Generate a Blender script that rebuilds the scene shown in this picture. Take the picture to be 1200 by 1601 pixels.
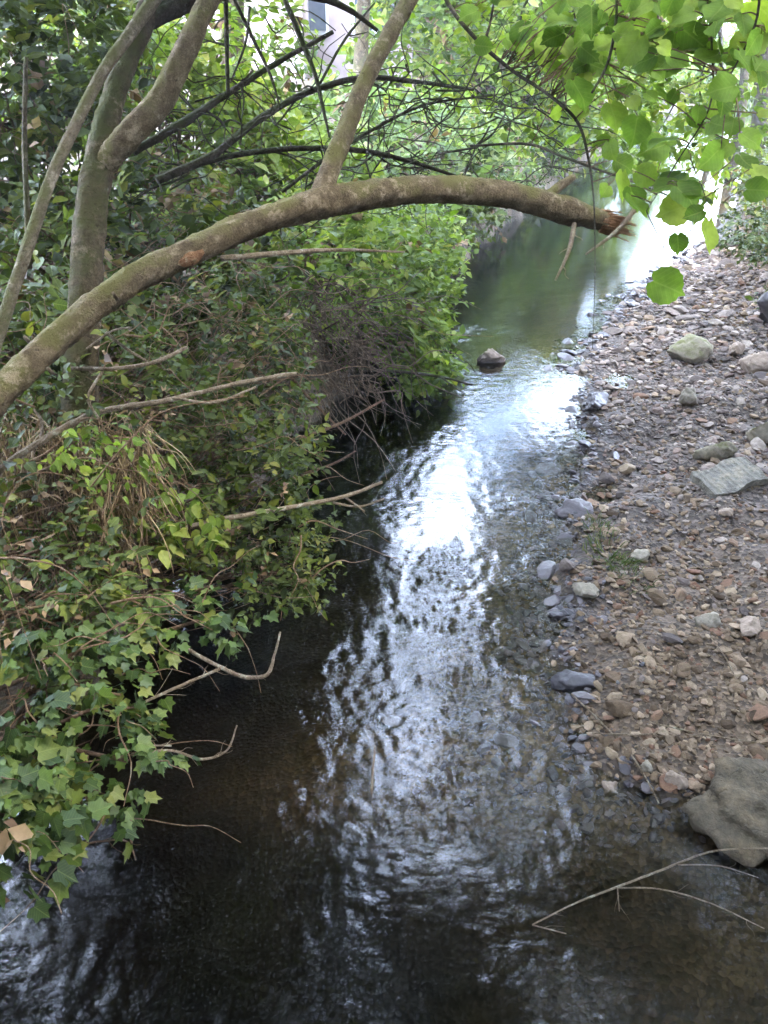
import bpy, math, random
import numpy as np
from mathutils import Vector, Matrix

for o in list(bpy.data.objects):
    bpy.data.objects.remove(o)
rng = np.random.default_rng(11)
random.seed(5)
scene = bpy.context.scene
col = scene.collection
R = math.radians

# ------------------------------------------------------------------ camera
CAM_H, PITCH, FPX = 3.2, R(31.0), 1256.0
cam_d = bpy.data.cameras.new('camera')
cam = bpy.data.objects.new('camera', cam_d); col.objects.link(cam)
cam.location = (0, 0, CAM_H)
cam.rotation_euler = (math.pi / 2 - PITCH, 0, 0)
cam_d.sensor_fit = 'VERTICAL'; cam_d.sensor_height = 24.0
cam_d.lens = FPX / 1601 * 24.0
cam_d.clip_start = 0.05; cam_d.clip_end = 1500
scene.camera = cam

# ------------------------------------------------------------------ sky, sun, exposure
SUN_EL, SUN_AZ = 56.0, 108.0          # azimuth to the right of straight ahead (+Y)
CLOUD_OFF = (13.6, 7.2, 2.96)
world = bpy.data.worlds.new('World'); scene.world = world; world.use_nodes = True
wt = world.node_tree; wt.nodes.clear()
sky = wt.nodes.new('ShaderNodeTexSky'); sky.sky_type = 'NISHITA'; sky.sun_disc = False
sky.sun_elevation = R(SUN_EL); sky.sun_rotation = R(SUN_AZ)
sky.air_density = 1.0; sky.dust_density = 1.4; sky.ozone_density = 2.2
bg = wt.nodes.new('ShaderNodeBackground'); bg.inputs['Strength'].default_value = 0.15
wo = wt.nodes.new('ShaderNodeOutputWorld')
# broken white cloud over the whole dome
tcw = wt.nodes.new('ShaderNodeTexCoord'); mpw = wt.nodes.new('ShaderNodeMapping'); mpw.inputs['Location'].default_value = CLOUD_OFF; mpw.inputs['Scale'].default_value = (1, 1, 1.6)
wt.links.new(tcw.outputs['Generated'], mpw.inputs[0])
cn = wt.nodes.new('ShaderNodeTexNoise'); cn.inputs['Scale'].default_value = 2.6; cn.inputs['Detail'].default_value = 6; cn.inputs['Roughness'].default_value = .55; wt.links.new(mpw.outputs[0], cn.inputs['Vector'])
cr_ = wt.nodes.new('ShaderNodeValToRGB'); cr_.color_ramp.elements[0].position = .34; cr_.color_ramp.elements[1].position = .57; wt.links.new(cn.outputs['Fac'], cr_.inputs[0])
cm = wt.nodes.new('ShaderNodeMix'); cm.data_type = 'RGBA'; wt.links.new(cr_.outputs[0], cm.inputs[0]); wt.links.new(sky.outputs[0], cm.inputs[6]); cm.inputs[7].default_value = (13.6, 16.0, 21.4, 1)
wt.links.new(cm.outputs[2], bg.inputs[0]); wt.links.new(bg.outputs[0], wo.inputs[0])
sun_d = bpy.data.lights.new('sun', 'SUN'); sun_d.energy = 0.75; sun_d.angle = R(10); sun_d.color = (1, .97, .92)
sun = bpy.data.objects.new('sun', sun_d); col.objects.link(sun)
sdir = Vector((math.sin(R(SUN_AZ)) * math.cos(R(SUN_EL)), math.cos(R(SUN_AZ)) * math.cos(R(SUN_EL)), math.sin(R(SUN_EL))))
sun.rotation_euler = sdir.to_track_quat('Z', 'Y').to_euler(); sun.location = (0, 0, 30)
scene.view_settings.view_transform = 'Standard'; scene.view_settings.look = 'None'
scene.view_settings.exposure = 4.3; scene.view_settings.gamma = 1.0
scene.view_settings.use_curve_mapping = False
HAZE = 0.0012
scene.render.engine = 'CYCLES'
cy = scene.cycles
cy.max_bounces = 8; cy.diffuse_bounces = 4; cy.glossy_bounces = 3; cy.transmission_bounces = 4
cy.transparent_max_bounces = 8; cy.sample_clamp_indirect = 6.0
cy.use_denoising = True

# ------------------------------------------------------------------ helpers
FW = np.array([0, math.cos(PITCH), -math.sin(PITCH)]); UP = np.array([0, math.sin(PITCH), math.cos(PITCH)])
RT = np.array([1.0, 0, 0]); CAM = np.array([0, 0, CAM_H])
def ray(px, py): return FW + (px - 600) / FPX * RT - (py - 800.5) / FPX * UP
def P(px, py, d): return CAM + d * ray(px, py)              # a point seen at (px,py), d metres along the axis
def G(px, py, z=0.0):                                       # a point seen at (px,py) lying at height z
    r = ray(px, py); return CAM + r * ((z - CAM_H) / r[2])
def nrm(v): return v / np.maximum(np.linalg.norm(v, axis=-1, keepdims=True), 1e-9)

def mesh_from(name, V, polys, smooth=True, attrs=None):
    """polys: list of int arrays of shape (n,k)"""
    me = bpy.data.meshes.new(name)
    V = np.asarray(V, dtype=np.float32)
    polys = [np.asarray(p, dtype=np.int32) for p in polys if len(p)]
    me.vertices.add(len(V)); me.vertices.foreach_set('co', V.ravel())
    idx = np.concatenate([p.ravel() for p in polys])
    tot = np.concatenate([np.full(len(p), p.shape[1], dtype=np.int32) for p in polys])
    st = np.concatenate([[0], np.cumsum(tot)[:-1]]).astype(np.int32)
    me.loops.add(len(idx)); me.loops.foreach_set('vertex_index', idx)
    me.polygons.add(len(tot)); me.polygons.foreach_set('loop_start', st); me.polygons.foreach_set('loop_total', tot)
    me.polygons.foreach_set('use_smooth', np.full(len(tot), smooth, dtype=bool))
    for k, a in (attrs or {}).items():
        at = me.attributes.new(k, 'FLOAT', 'POINT'); at.data.foreach_set('value', np.asarray(a, dtype=np.float32))
    me.update(calc_edges=True); me.validate()
    return me

def link(name, me, mat, parent=None, loc=None, kind=None):
    o = bpy.data.objects.new(name, me); col.objects.link(o)
    if me is not None and mat is not None and not me.materials: me.materials.append(mat)
    if parent: o.parent = parent
    if loc is not None: o.location = loc
    if kind: o['kind'] = kind
    return o

def thing(name, label, cat, loc, group=None):
    o = bpy.data.objects.new(name, None); col.objects.link(o); o.location = [float(v) for v in loc]
    o.empty_display_size = 0.1
    o['label'] = label; o['category'] = cat
    if group: o['group'] = group
    return o
def tag(o, label, cat, group=None):
    o['label'] = label; o['category'] = cat
    if group: o['group'] = group
    return o

class Geo:
    """collects tubes and triangle soups into one mesh"""
    def __init__(s): s.V = []; s.q = []; s.t = []; s.tone = []; s.n = 0
    def add(s, V, q=None, t=None, tone=0.5):
        V = np.asarray(V, float)
        if q is not None and len(q): s.q.append(np.asarray(q) + s.n)
        if t is not None and len(t): s.t.append(np.asarray(t) + s.n)
        s.V.append(V); s.tone.append(np.broadcast_to(np.asarray(tone, float), (len(V),))); s.n += len(V)
    def mesh(s, name, base=(0, 0, 0), smooth=True):
        V = np.concatenate(s.V) - np.asarray(base, float)
        polys = []
        if s.q: polys.append(np.concatenate(s.q))
        if s.t: polys.append(np.concatenate(s.t))
        return mesh_from(name, V, polys, smooth, {'tone': np.concatenate(s.tone)})

def spline(pts, sub=5):
    p = np.asarray(pts, float)
    if len(p) < 3 or sub < 2:
        if len(p) == 2 and sub > 1:
            t = np.linspace(0, 1, sub + 1)[:, None]; return p[0] * (1 - t) + p[1] * t
        return p
    h = np.maximum(np.linalg.norm(np.diff(p, axis=0), axis=1), 1e-6); t_ = np.concatenate([[0], np.cumsum(h)])
    m_ = np.gradient(p, t_, axis=0); out = []
    for i in range(len(p) - 1):
        u = np.linspace(0, 1, sub, endpoint=False)[:, None]
        out.append((2 * u ** 3 - 3 * u ** 2 + 1) * p[i] + (u ** 3 - 2 * u ** 2 + u) * h[i] * m_[i] + (-2 * u ** 3 + 3 * u ** 2) * p[i + 1] + (u ** 3 - u ** 2) * h[i] * m_[i + 1])
    out.append(p[-1:]); return np.vstack(out)

def tube(geo, pts, rad, sides=6, sub=5, knob=0.0, tone=0.5, cap=True, lump=0.0):
    """a tapering bent tube; pts (n,3+), rad per control point or (start,end)"""
    c = spline(pts, sub); n = len(c)
    rad = np.asarray(rad, float)
    rr = np.interp(np.linspace(0, 1, n), np.linspace(0, 1, len(rad)), rad)
    tg = nrm(np.gradient(c, axis=0))
    ref = np.array([0.13, 0.21, 0.97]) if abs(tg[0][2]) < .9 else np.array([1.0, 0.1, 0.05])
    a = nrm(np.cross(tg, ref)); b = np.cross(tg, a)
    th = np.linspace(0, 2 * math.pi, sides, endpoint=False)
    rk = rr[:, None] * (1 + knob * rng.normal(size=(n, sides)) * .5) if knob else np.repeat(rr[:, None], sides, 1)
    if lump:
        arc = np.concatenate([[0], np.cumsum(np.linalg.norm(np.diff(c, axis=0), axis=1))])[:, None]; ct = np.cos(th)[None]; sn = np.sin(th)[None]
        rk = rk * (1 + lump * (snoise(arc * 6 + ct * .9, sn * .9 + arc * 0, .5, 2.2, 91) * .6 + snoise(arc * 26 + ct * 2.6, sn * 2.6 + arc * 4, .5, 2.2, 92) * .4))
    V = c[:, None, :] + (a[:, None, :] * np.cos(th)[None, :, None] + b[:, None, :] * np.sin(th)[None, :, None]) * rk[..., None]
    V = V.reshape(-1, 3)
    i = np.arange(n - 1)[:, None] * sides; j = np.arange(sides)[None, :]; k = (j + 1) % sides
    q = np.stack([i + j, i + k, i + sides + k, i + sides + j], -1).reshape(-1, 4)
    t = None
    if cap:
        V = np.vstack([V, c[:1], c[-1:]]); e = n * sides
        jj = np.arange(sides); kk = (jj + 1) % sides
        t = np.vstack([np.stack([kk, jj, np.full(sides, e)], -1), np.stack([(n - 1) * sides + jj, (n - 1) * sides + kk, np.full(sides, e + 1)], -1)])
    geo.add(V, q, t, tone)
    return c

def side_shoots(g, pts, r, n, ln):
    c = spline(pts, 6)
    for _ in range(n):
        i = int(rng.integers(2, max(3, len(c) - 1))); d = nrm(c[i] - c[i - 1]) * .7 + nrm(rng.normal(size=3)) * .7; e = c[i] + d * ln * rng.uniform(.3, 1.2)
        tube(g, wander(c[i], e, 4, .07), (r, r * .35), 4, 3, .1)
def wander(a, b, n=5, amp=.1, sag=0.0):
    """a crooked path from a to b"""
    a = np.asarray(a, float); b = np.asarray(b, float); L = np.linalg.norm(b - a)
    t = np.linspace(0, 1, n)[:, None]
    p = a * (1 - t) + b * t + rng.normal(size=(n, 3)) * amp * L * np.sin(np.pi * t) 
    p[:, 2] += sag * L * np.sin(np.pi * t[:, 0])
    p[0] = a; p[-1] = b
    return p

# smooth pseudo-noise made of random sinusoids
def sines(n, lo, hi, seed):
    r = np.random.default_rng(seed); lam = np.exp(r.uniform(math.log(lo), math.log(hi), n)); th = r.uniform(0, 2 * math.pi, n)
    return 2 * math.pi / lam * np.cos(th), 2 * math.pi / lam * np.sin(th), r.uniform(0, 2 * math.pi, n), lam
def snoise(x, y, lo, hi, seed, n=14):
    kx, ky, ph, lam = sines(n, lo, hi, seed); s = np.zeros(np.broadcast(x, y).shape)
    for a, b, c in zip(kx, ky, ph): s += np.sin(a * x + b * y + c)
    return s / math.sqrt(n / 2)

# ------------------------------------------------------------------ materials
def new_mat(name):
    m = bpy.data.materials.new(name); m.use_nodes = True; nt = m.node_tree
    return m, nt, nt.nodes['Principled BSDF'], nt.nodes['Material Output']
def node(nt, typ, **kw):
    n = nt.nodes.new(typ)
    for k, v in kw.items(): setattr(n, k, v)
    return n
def ramp(nt, fac, stops):
    r = node(nt, 'ShaderNodeValToRGB'); el = r.color_ramp.elements
    while len(el) < len(stops): el.new(0.5)
    for e, (p, c) in zip(el, stops): e.position = p; e.color = (*c, 1)
    nt.links.new(fac, r.inputs[0]); return r.outputs[0]
def noise(nt, scale, detail=4, rough=.6, vec=None, out='Fac'):
    n = node(nt, 'ShaderNodeTexNoise'); n.inputs['Scale'].default_value = scale; n.inputs['Detail'].default_value = detail
    n.inputs['Roughness'].default_value = rough
    if vec is not None: nt.links.new(vec, n.inputs['Vector'])
    return n.outputs[out]
def bump(nt, height, strength, dist, bsdf=None):
    b = node(nt, 'ShaderNodeBump'); b.inputs['Strength'].default_value = strength; b.inputs['Distance'].default_value = dist
    nt.links.new(height, b.inputs['Height'])
    if bsdf is not None: nt.links.new(b.outputs[0], bsdf.inputs['Normal'])
    return b.outputs[0]
def mixc(nt, fac, a, b, typ='MIX'):
    m = node(nt, 'ShaderNodeMix', data_type='RGBA', blend_type=typ)
    if isinstance(fac, (int, float)): m.inputs[0].default_value = fac
    else: nt.links.new(fac, m.inputs[0])
    for s, v in ((6, a), (7, b)):
        if isinstance(v, tuple): m.inputs[s].default_value = (*v, 1)
        else: nt.links.new(v, m.inputs[s])
    return m.outputs[2]
def geo_pos(nt): return node(nt, 'ShaderNodeNewGeometry').outputs['Position']

def leaf_mat(name, cols, obj=False, trans=.38, rough=.55, spec=.18):
    m, nt, bs, out = new_mat(name)
    if obj: f = node(nt, 'ShaderNodeObjectInfo').outputs['Random']
    else: f = node(nt, 'ShaderNodeAttribute', attribute_name='tone').outputs['Fac']
    c = ramp(nt, f, [(i / (len(cols) - 1), k) for i, k in enumerate(cols)])
    blot = noise(nt, 45, 3, .6, geo_pos(nt))
    c = mixc(nt, .5, c, ramp(nt, blot, [(.3, (.55, .55, .5)), (.7, (1.25, 1.2, 1.1))]), 'MULTIPLY')
    if obj:
        tc = node(nt, 'ShaderNodeTexCoord'); sx = node(nt, 'ShaderNodeSeparateXYZ'); nt.links.new(tc.outputs['Object'], sx.inputs[0])
        def mth(op, *a):
            n_ = node(nt, 'ShaderNodeMath', operation=op)
            for i_, v in enumerate(a):
                if isinstance(v, (int, float)): n_.inputs[i_].default_value = v
                else: nt.links.new(v, n_.inputs[i_])
            return n_.outputs[0]
        ax_ = mth('ABSOLUTE', sx.outputs[0]); mid_ = mth('LESS_THAN', ax_, .022)
        sv = mth('LESS_THAN', mth('FRACT', mth('MULTIPLY', mth('SUBTRACT', sx.outputs[1], mth('MULTIPLY', ax_, .75)), 7.0)), .13)
        vein = mth('MAXIMUM', mid_, mth('MULTIPLY', sv, .55))
        c = mixc(nt, mth('MULTIPLY', vein, .25), c, (.22, .26, .09))
        hb = mth('ADD', mth('MULTIPLY', vein, -1.0), mth('MULTIPLY', blot, .6)); bump(nt, hb, .5, .004, bs)
        spot = noise(nt, 160, 2, .5, geo_pos(nt)); c = mixc(nt, ramp(nt, spot, [(.70, (0, 0, 0)), (.76, (.7, .7, .7))]), c, (.14, .09, .04))
    nt.links.new(c, bs.inputs['Base Color'])
    bs.inputs['Roughness'].default_value = rough; bs.inputs['Specular IOR Level'].default_value = spec
    tr = node(nt, 'ShaderNodeBsdfTranslucent')
    tc = mixc(nt, 1.0, c, (1.25, 1.35, .55), 'MULTIPLY'); nt.links.new(tc, tr.inputs[0])
    mx = node(nt, 'ShaderNodeMixShader'); mx.inputs[0].default_value = trans
    nt.links.new(bs.outputs[0], mx.inputs[1]); nt.links.new(tr.outputs[0], mx.inputs[2]); nt.links.new(mx.outputs[0], out.inputs[0])
    return m
DK = [(.014, .022, .008), (.032, .046, .012), (.056, .078, .018), (.11, .11, .026)]
MD = [(.019, .027, .008), (.045, .063, .014), (.08, .105, .021), (.16, .16, .033)]
BR = [(.04, .066, .012), (.095, .145, .022), (.145, .20, .034), (.24, .25, .06)]
PL = [(.045, .068, .026), (.10, .145, .05), (.145, .19, .072), (.22, .24, .10)]
IV = [(.022, .042, .012), (.044, .075, .016), (.07, .108, .02), (.135, .145, .028)]
M = {}
M['leaf_dark'] = leaf_mat('leaf_dark', DK, False, .25)
M['leaf_mid'] = leaf_mat('leaf_mid', MD)
M['leaf_bright'] = leaf_mat('leaf_bright', BR, False, .42)
M['leaf_pale'] = leaf_mat('leaf_pale', PL, False, .42)
M['leaf_ivy'] = leaf_mat('leaf_ivy', IV, False, .3, .5, .25)
M['leaf_ivy_obj'] = leaf_mat('leaf_ivy_obj', IV, True, .3, .5, .25)
M['leaf_mid_obj'] = leaf_mat('leaf_mid_obj', MD, True)
M['leaf_bright_obj'] = leaf_mat('leaf_bright_obj', BR, True, .42)
M['leaf_dark_obj'] = leaf_mat('leaf_dark_obj', DK, True, .25)
M['leaf_near_obj'] = leaf_mat('leaf_near_obj', [(.055, .10, .018), (.095, .16, .028), (.13, .20, .036), (.185, .235, .05)], True, .6, .6, .1)
M['leaf_dead'] = leaf_mat('leaf_dead', [(.06, .036, .02), (.11, .068, .038), (.17, .11, .06), (.25, .175, .10)], False, .2, .7, .2)
M['grass'] = leaf_mat('grass', [(.03, .045, .014), (.05, .075, .02), (.075, .10, .03), (.13, .125, .05)], False, .3)
M['straw'] = leaf_mat('straw', [(.10, .065, .035), (.17, .11, .06), (.24, .17, .09), (.32, .24, .14)], False, .15, .7, .2)

def bark(name, c1, c2, moss=None, scale=1.0, mossamt=.5):
    m, nt, bs, out = new_mat(name); p = geo_pos(nt)
    n1 = noise(nt, 14 * scale, 6, .65, p); n2 = noise(nt, 90 * scale, 5, .7, p); n3 = noise(nt, 4.5 * scale, 4, .6, p)
    c = ramp(nt, n1, [(.3, c1), (.7, c2)])
    c = mixc(nt, .7, c, ramp(nt, n2, [(.35, (.45, .42, .4)), (.62, (1.2, 1.2, 1.15))]), 'MULTIPLY')
    if moss:
        nz = node(nt, 'ShaderNodeSeparateXYZ'); nt.links.new(node(nt, 'ShaderNodeNewGeometry').outputs['Normal'], nz.inputs[0])
        ad = node(nt, 'ShaderNodeMath', operation='MULTIPLY_ADD'); nt.links.new(nz.outputs[2], ad.inputs[0]); ad.inputs[1].default_value = .22; nt.links.new(n3, ad.inputs[2])
        fm = ramp(nt, ad.outputs[0], [(.62 - .25 * mossamt, (0, 0, 0)), (.82 - .2 * mossamt, (1, 1, 1))])
        c = mixc(nt, fm, c, moss)
    lich = noise(nt, 7 * scale, 7, .75, p); c = mixc(nt, ramp(nt, lich, [(.56, (0, 0, 0)), (.64, (.65, .65, .65))]), c, tuple(min(.4, v * 1.5 + .03) for v in c2))
    crk = noise(nt, 20 * scale, 8, .8, p); c = mixc(nt, ramp(nt, crk, [(.34, (.8, .8, .8)), (.42, (0, 0, 0))]), c, tuple(v * .35 for v in c1))
    nt.links.new(c, bs.inputs['Base Color']); bs.inputs['Roughness'].default_value = .9; bs.inputs['Specular IOR Level'].default_value = .06
    h = node(nt, 'ShaderNodeMath', operation='ADD'); nt.links.new(n1, h.inputs[0]); nt.links.new(n2, h.inputs[1])
    bump(nt, h.outputs[0], 1.0, .02, bs)
    return m
M['bark_main'] = bark('bark_main', (.085, .064, .038), (.235, .18, .112), (.145, .13, .05), 1.6, .35)
M['bark_dark'] = bark('bark_dark', (.028, .024, .018), (.075, .06, .045), (.045, .05, .02))
M['bark_tree'] = bark('bark_tree', (.05, .038, .025), (.125, .096, .06), (.07, .072, .026), 1.1)
M['twig_pale'] = bark('twig_pale', (.14, .105, .07), (.32, .25, .175), None, 2.0)
M['twig_brown'] = bark('twig_brown', (.07, .045, .03), (.17, .11, .07), None, 2.0)
M['cane'] = bark('cane', (.14, .085, .05), (.30, .20, .125), None, 2.0)
M['raw_wood'] = bark('raw_wood', (.17, .085, .042), (.40, .225, .12), None, 2.5)

def stone_mat(name, cols, wet=False, mossy=False, obj=True, crag=False):
    m, nt, bs, out = new_mat(name); p = geo_pos(nt)
    f = node(nt, 'ShaderNodeObjectInfo').outputs['Random'] if obj else node(nt, 'ShaderNodeAttribute', attribute_name='tone').outputs['Fac']
    c = ramp(nt, f, [(i / (len(cols) - 1), k) for i, k in enumerate(cols)])
    n1 = noise(nt, 30, 6, .65, p); n2 = noise(nt, 150, 3, .6, p)
    c = mixc(nt, .8, c, ramp(nt, n1, [(.3, (.6, .58, .56)), (.7, (1.25, 1.22, 1.18))]), 'MULTIPLY')
    c = mixc(nt, .5, c, ramp(nt, n2, [(.3, (.6, .6, .6)), (.7, (1.2, 1.2, 1.2))]), 'MULTIPLY')
    if mossy:
        nz = node(nt, 'ShaderNodeSeparateXYZ'); nt.links.new(node(nt, 'ShaderNodeNewGeometry').outputs['Normal'], nz.inputs[0])
        n3 = noise(nt, 9, 5, .7, p)
        ad = node(nt, 'ShaderNodeMath', operation='MULTIPLY_ADD'); nt.links.new(nz.outputs[2], ad.inputs[0]); ad.inputs[1].default_value = .3; nt.links.new(n3, ad.inputs[2])
        c = mixc(nt, ramp(nt, ad.outputs[0], [(.66, (0, 0, 0)), (.9, (1, 1, 1))]), c, (.10, .10, .035))
    nt.links.new(c, bs.inputs['Base Color'])
    bs.inputs['Roughness'].default_value = .42 if wet else .85
    bs.inputs['Specular IOR Level'].default_value = .45 if wet else .12
    if crag:
        n4 = noise(nt, 7, 8, .7, p); vc = node(nt, 'ShaderNodeTexVoronoi', feature='DISTANCE_TO_EDGE'); vc.inputs['Scale'].default_value = 6
        wv = node(nt, 'ShaderNodeVectorMath', operation='MULTIPLY_ADD'); nt.links.new(noise(nt, 5, 5, .6, p, 'Color'), wv.inputs[0]); wv.inputs[1].default_value = (.25, .25, .25); nt.links.new(p, wv.inputs[2]); nt.links.new(wv.outputs[0], vc.inputs['Vector'])
        ck = ramp(nt, vc.outputs['Distance'], [(0, (0, 0, 0)), (.05, (1, 1, 1))])
        c = mixc(nt, 1.0, c, ramp(nt, n4, [(.3, (.5, .5, .46)), (.5, (1, 1, 1)), (.7, (1.5, 1.4, 1.2))]), 'MULTIPLY'); nt.links.new(c, bs.inputs['Base Color'])
        ad2 = node(nt, 'ShaderNodeMath', operation='MULTIPLY_ADD'); nt.links.new(ck, ad2.inputs[0]); ad2.inputs[1].default_value = .08; nt.links.new(n4, ad2.inputs[2])
        bump(nt, ad2.outputs[0], 1.0, .05, bs)
    else: bump(nt, n1, .5, .01, bs)
    return m
GRAVEL = [(.052, .035, .021), (.10, .069, .042), (.175, .127, .08), (.083, .057, .034), (.28, .215, .145), (.125, .066, .04), (.20, .15, .10)]
SLATE = [(.052, .042, .038), (.112, .089, .077), (.175, .142, .12), (.275, .23, .19), (.15, .104, .082), (.08, .065, .057)]
M['stone_dry'] = stone_mat('stone_dry', GRAVEL); M['stone_dry_s'] = stone_mat('stone_dry_s', GRAVEL, obj=False)
M['stone_grey'] = stone_mat('stone_grey', SLATE); M['stone_grey_s'] = stone_mat('stone_grey_s', SLATE, obj=False)
M['stone_wet'] = stone_mat('stone_wet', [(.03, .026, .03), (.06, .05, .052), (.09, .075, .075)], wet=True)
M['stone_wet_s'] = stone_mat('stone_wet_s', [(.03, .026, .03), (.06, .05, .052), (.10, .08, .078)], wet=True, obj=False)
M['rock_pale'] = stone_mat('rock_pale', [(.18, .158, .12), (.25, .22, .17)])
M['rock_tan'] = stone_mat('rock_tan', [(.22, .17, .13), (.30, .235, .18)])
M['rock_moss'] = stone_mat('rock_moss', [(.16, .14, .10), (.22, .19, .14)], mossy=True)
M['rock_green'] = stone_mat('rock_green', [(.095, .078, .053), (.12, .10, .07)], crag=True)
M['concrete'] = stone_mat('concrete', [(.17, .158, .13), (.205, .19, .16)], crag=True)

# ------------------------------------------------------------------ the lie of the land
def tab(px): return np.array([G(a, b)[:2] for a, b in px])
RB = tab([(1100, 1262), (985, 1235), (885, 1140), (862, 1020), (885, 920), (905, 830), (905, 760), (925, 700), (905, 620), (915, 545), (965, 490), (1005, 450), (1065, 410), (1115, 370), (1140, 320), (1155, 260), (1150, 215)])
LB = tab([(-120, 1400), (40, 1120), (230, 930), (380, 760), (490, 650), (600, 570), (680, 490), (700, 430), (750, 385), (830, 320), (890, 270), (960, 220), (1005, 190)])
RY = np.concatenate([[-30, 1.2, 2.2, 2.45], RB[:, 1], [60, 320]]); RX = np.concatenate([[3.2, 3.0, 2.9, 2.3], RB[:, 0], [30, 160]])
LY = np.concatenate([[-30, 0.5], LB[:, 1], [60, 320]]); LX = np.concatenate([[-2.6, -2.5], LB[:, 0], [24, 150]])
def xR(y): return np.interp(y, RY, RX) + .05 * snoise(y, y * 0, .3, 1.6, 3)
def xL(y): return np.interp(y, LY, LX) + .06 * snoise(y, y * 0, .5, 2, 4)
def sst(a, b, v): t = np.clip((v - a) / (b - a), 0, 1); return t * t * (3 - 2 * t)
def gravel_w(y): return np.interp(y, [2, 5, 9, 12, 15, 25], [3.2, 3.0, 2.6, 1.25, .6, .3])
def terrain(x, y):
    x = np.asarray(x, float); y = np.asarray(y, float)
    a = x - xL(y); b = xR(y) - x; far = np.clip((y - 14) / 20, 0, 1)
    bed = -np.minimum(np.minimum(.9 * np.maximum(a, 0), .015 + np.interp(y, [2.2, 3.4], [.09, .17]) * np.maximum(b, 0)), .5)
    dl = np.maximum(-a, 0); dr = np.maximum(-b, 0)
    left = (.95 - .4 * far) * (1 - np.exp(-dl / .45)) + .16 * np.minimum(dl, 9) + .05 * np.maximum(np.minimum(dl - 9, 40), 0)
    gw = gravel_w(y)
    right = .02 + .085 * np.minimum(dr, gw) + 0.9 * sst(gw, gw + 2.2, dr) + .10 * np.clip(dr - gw, 0, 30)
    z = np.where(a < 0, left, np.where(b < 0, right, bed))
    rough = .03 * snoise(x, y, .5, 2.5, 9) * np.where((a > 0) & (b > 0), .5, 1) + .008 * snoise(x, y, .12, .4, 10)
    rough += .09 * snoise(x, y, 1.5, 5, 12) * np.clip(dl * .8, 0, 1)
    return z + rough
def gz(x, y): return float(terrain(np.array([x]), np.array([y]))[0])

def axis(segs):
    out = []
    for a, b, n in segs: out.append(np.linspace(a, b, n, endpoint=False))
    out.append([segs[-1][1]]); return np.concatenate(out)
def grid(xs, ys, zf):
    X, Y = np.meshgrid(xs, ys); V = np.stack([X, Y, zf(X, Y)], -1).reshape(-1, 3)
    nx, ny = len(xs), len(ys); i = np.arange(ny - 1)[:, None] * nx + np.arange(nx - 1)[None, :]
    q = np.stack([i, i + 1, i + nx + 1, i + nx], -1).reshape(-1, 4)
    return V, q

gx = axis([(-300, -30, 12), (-30, -6, 30), (-6, -2.5, 35), (-2.5, 4.2, 130), (4.2, 8, 50), (8, 20, 50), (20, 60, 20), (60, 400, 12)])
gy = axis([(-60, 0, 14), (0, 2, 22), (2, 8, 110), (8, 16, 80), (16, 40, 80), (40, 90, 20), (90, 500, 14)])
V, q = grid(gx, gy, terrain)
aL = V[:, 0] - xL(V[:, 1]); bR = xR(V[:, 1]) - V[:, 0]
inwater = ((aL > 0) & (bR > 0)).astype(float)
zone_g = np.where(bR < 0, 1 - sst(gravel_w(V[:, 1]) - .3, gravel_w(V[:, 1]) + .3, -bR), 0)   # gravel bar
shallow = np.clip(1 - bR / np.interp(V[:, 1], [2.4, 4, 6], [2.6, 1.3, 1.4]), 0, 1) * inwater
wetness = np.where(bR < 0, np.exp(bR / .18) , 0)
near_brown = np.clip((5.4 - V[:, 1]) / 2.2, 0, 1)
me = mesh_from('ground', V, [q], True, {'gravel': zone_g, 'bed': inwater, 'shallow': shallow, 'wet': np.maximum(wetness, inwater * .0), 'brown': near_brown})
m, nt, bs, out = new_mat('ground_earth')
p = geo_pos(nt)
def attr(nt, n): return node(nt, 'ShaderNodeAttribute', attribute_name=n).outputs['Fac']
n1 = noise(nt, 3, 6, .65, p); n2 = noise(nt, 28, 6, .7, p); n3 = noise(nt, 110, 3, .6, p)
soil = ramp(nt, n2, [(.3, (.035, .026, .018)), (.55, (.085, .062, .04)), (.75, (.16, .115, .07))])
vor = node(nt, 'ShaderNodeTexVoronoi'); vor.inputs['Scale'].default_value = 38; nt.links.new(p, vor.inputs['Vector'])
sepv = node(nt, 'ShaderNodeSeparateColor'); nt.links.new(vor.outputs['Color'], sepv.inputs[0])
gcol1 = ramp(nt, sepv.outputs[0], [(0, (.036, .029, .024)), (.5, (.083, .066, .053)), (1, (.15, .12, .097))])
gcol2 = ramp(nt, sepv.outputs[0], [(0, (.04, .028, .017)), (.5, (.095, .067, .042)), (1, (.17, .122, .078))])
gcol = mixc(nt, attr(nt, 'brown'), gcol1, gcol2)
gcol = mixc(nt, .8, gcol, ramp(nt, n2, [(.3, (.55, .52, .5)), (.7, (1.2, 1.2, 1.2))]), 'MULTIPLY')
c = mixc(nt, attr(nt, 'gravel'), soil, gcol)
shaded_silt = ramp(nt, n1, [(.3, (.008, .008, .006)), (.7, (.022, .018, .012))])  # deep silt colour darkened for bank shade and light lost with depth
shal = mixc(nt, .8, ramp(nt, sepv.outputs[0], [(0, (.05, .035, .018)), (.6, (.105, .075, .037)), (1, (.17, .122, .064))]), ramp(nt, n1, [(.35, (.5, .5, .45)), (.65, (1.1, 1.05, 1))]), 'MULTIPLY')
bedc = mixc(nt, attr(nt, 'shallow'), shaded_silt, shal)
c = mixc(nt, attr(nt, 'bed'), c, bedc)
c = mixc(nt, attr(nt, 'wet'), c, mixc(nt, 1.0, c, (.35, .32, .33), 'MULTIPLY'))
nt.links.new(c, bs.inputs['Base Color'])
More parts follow.
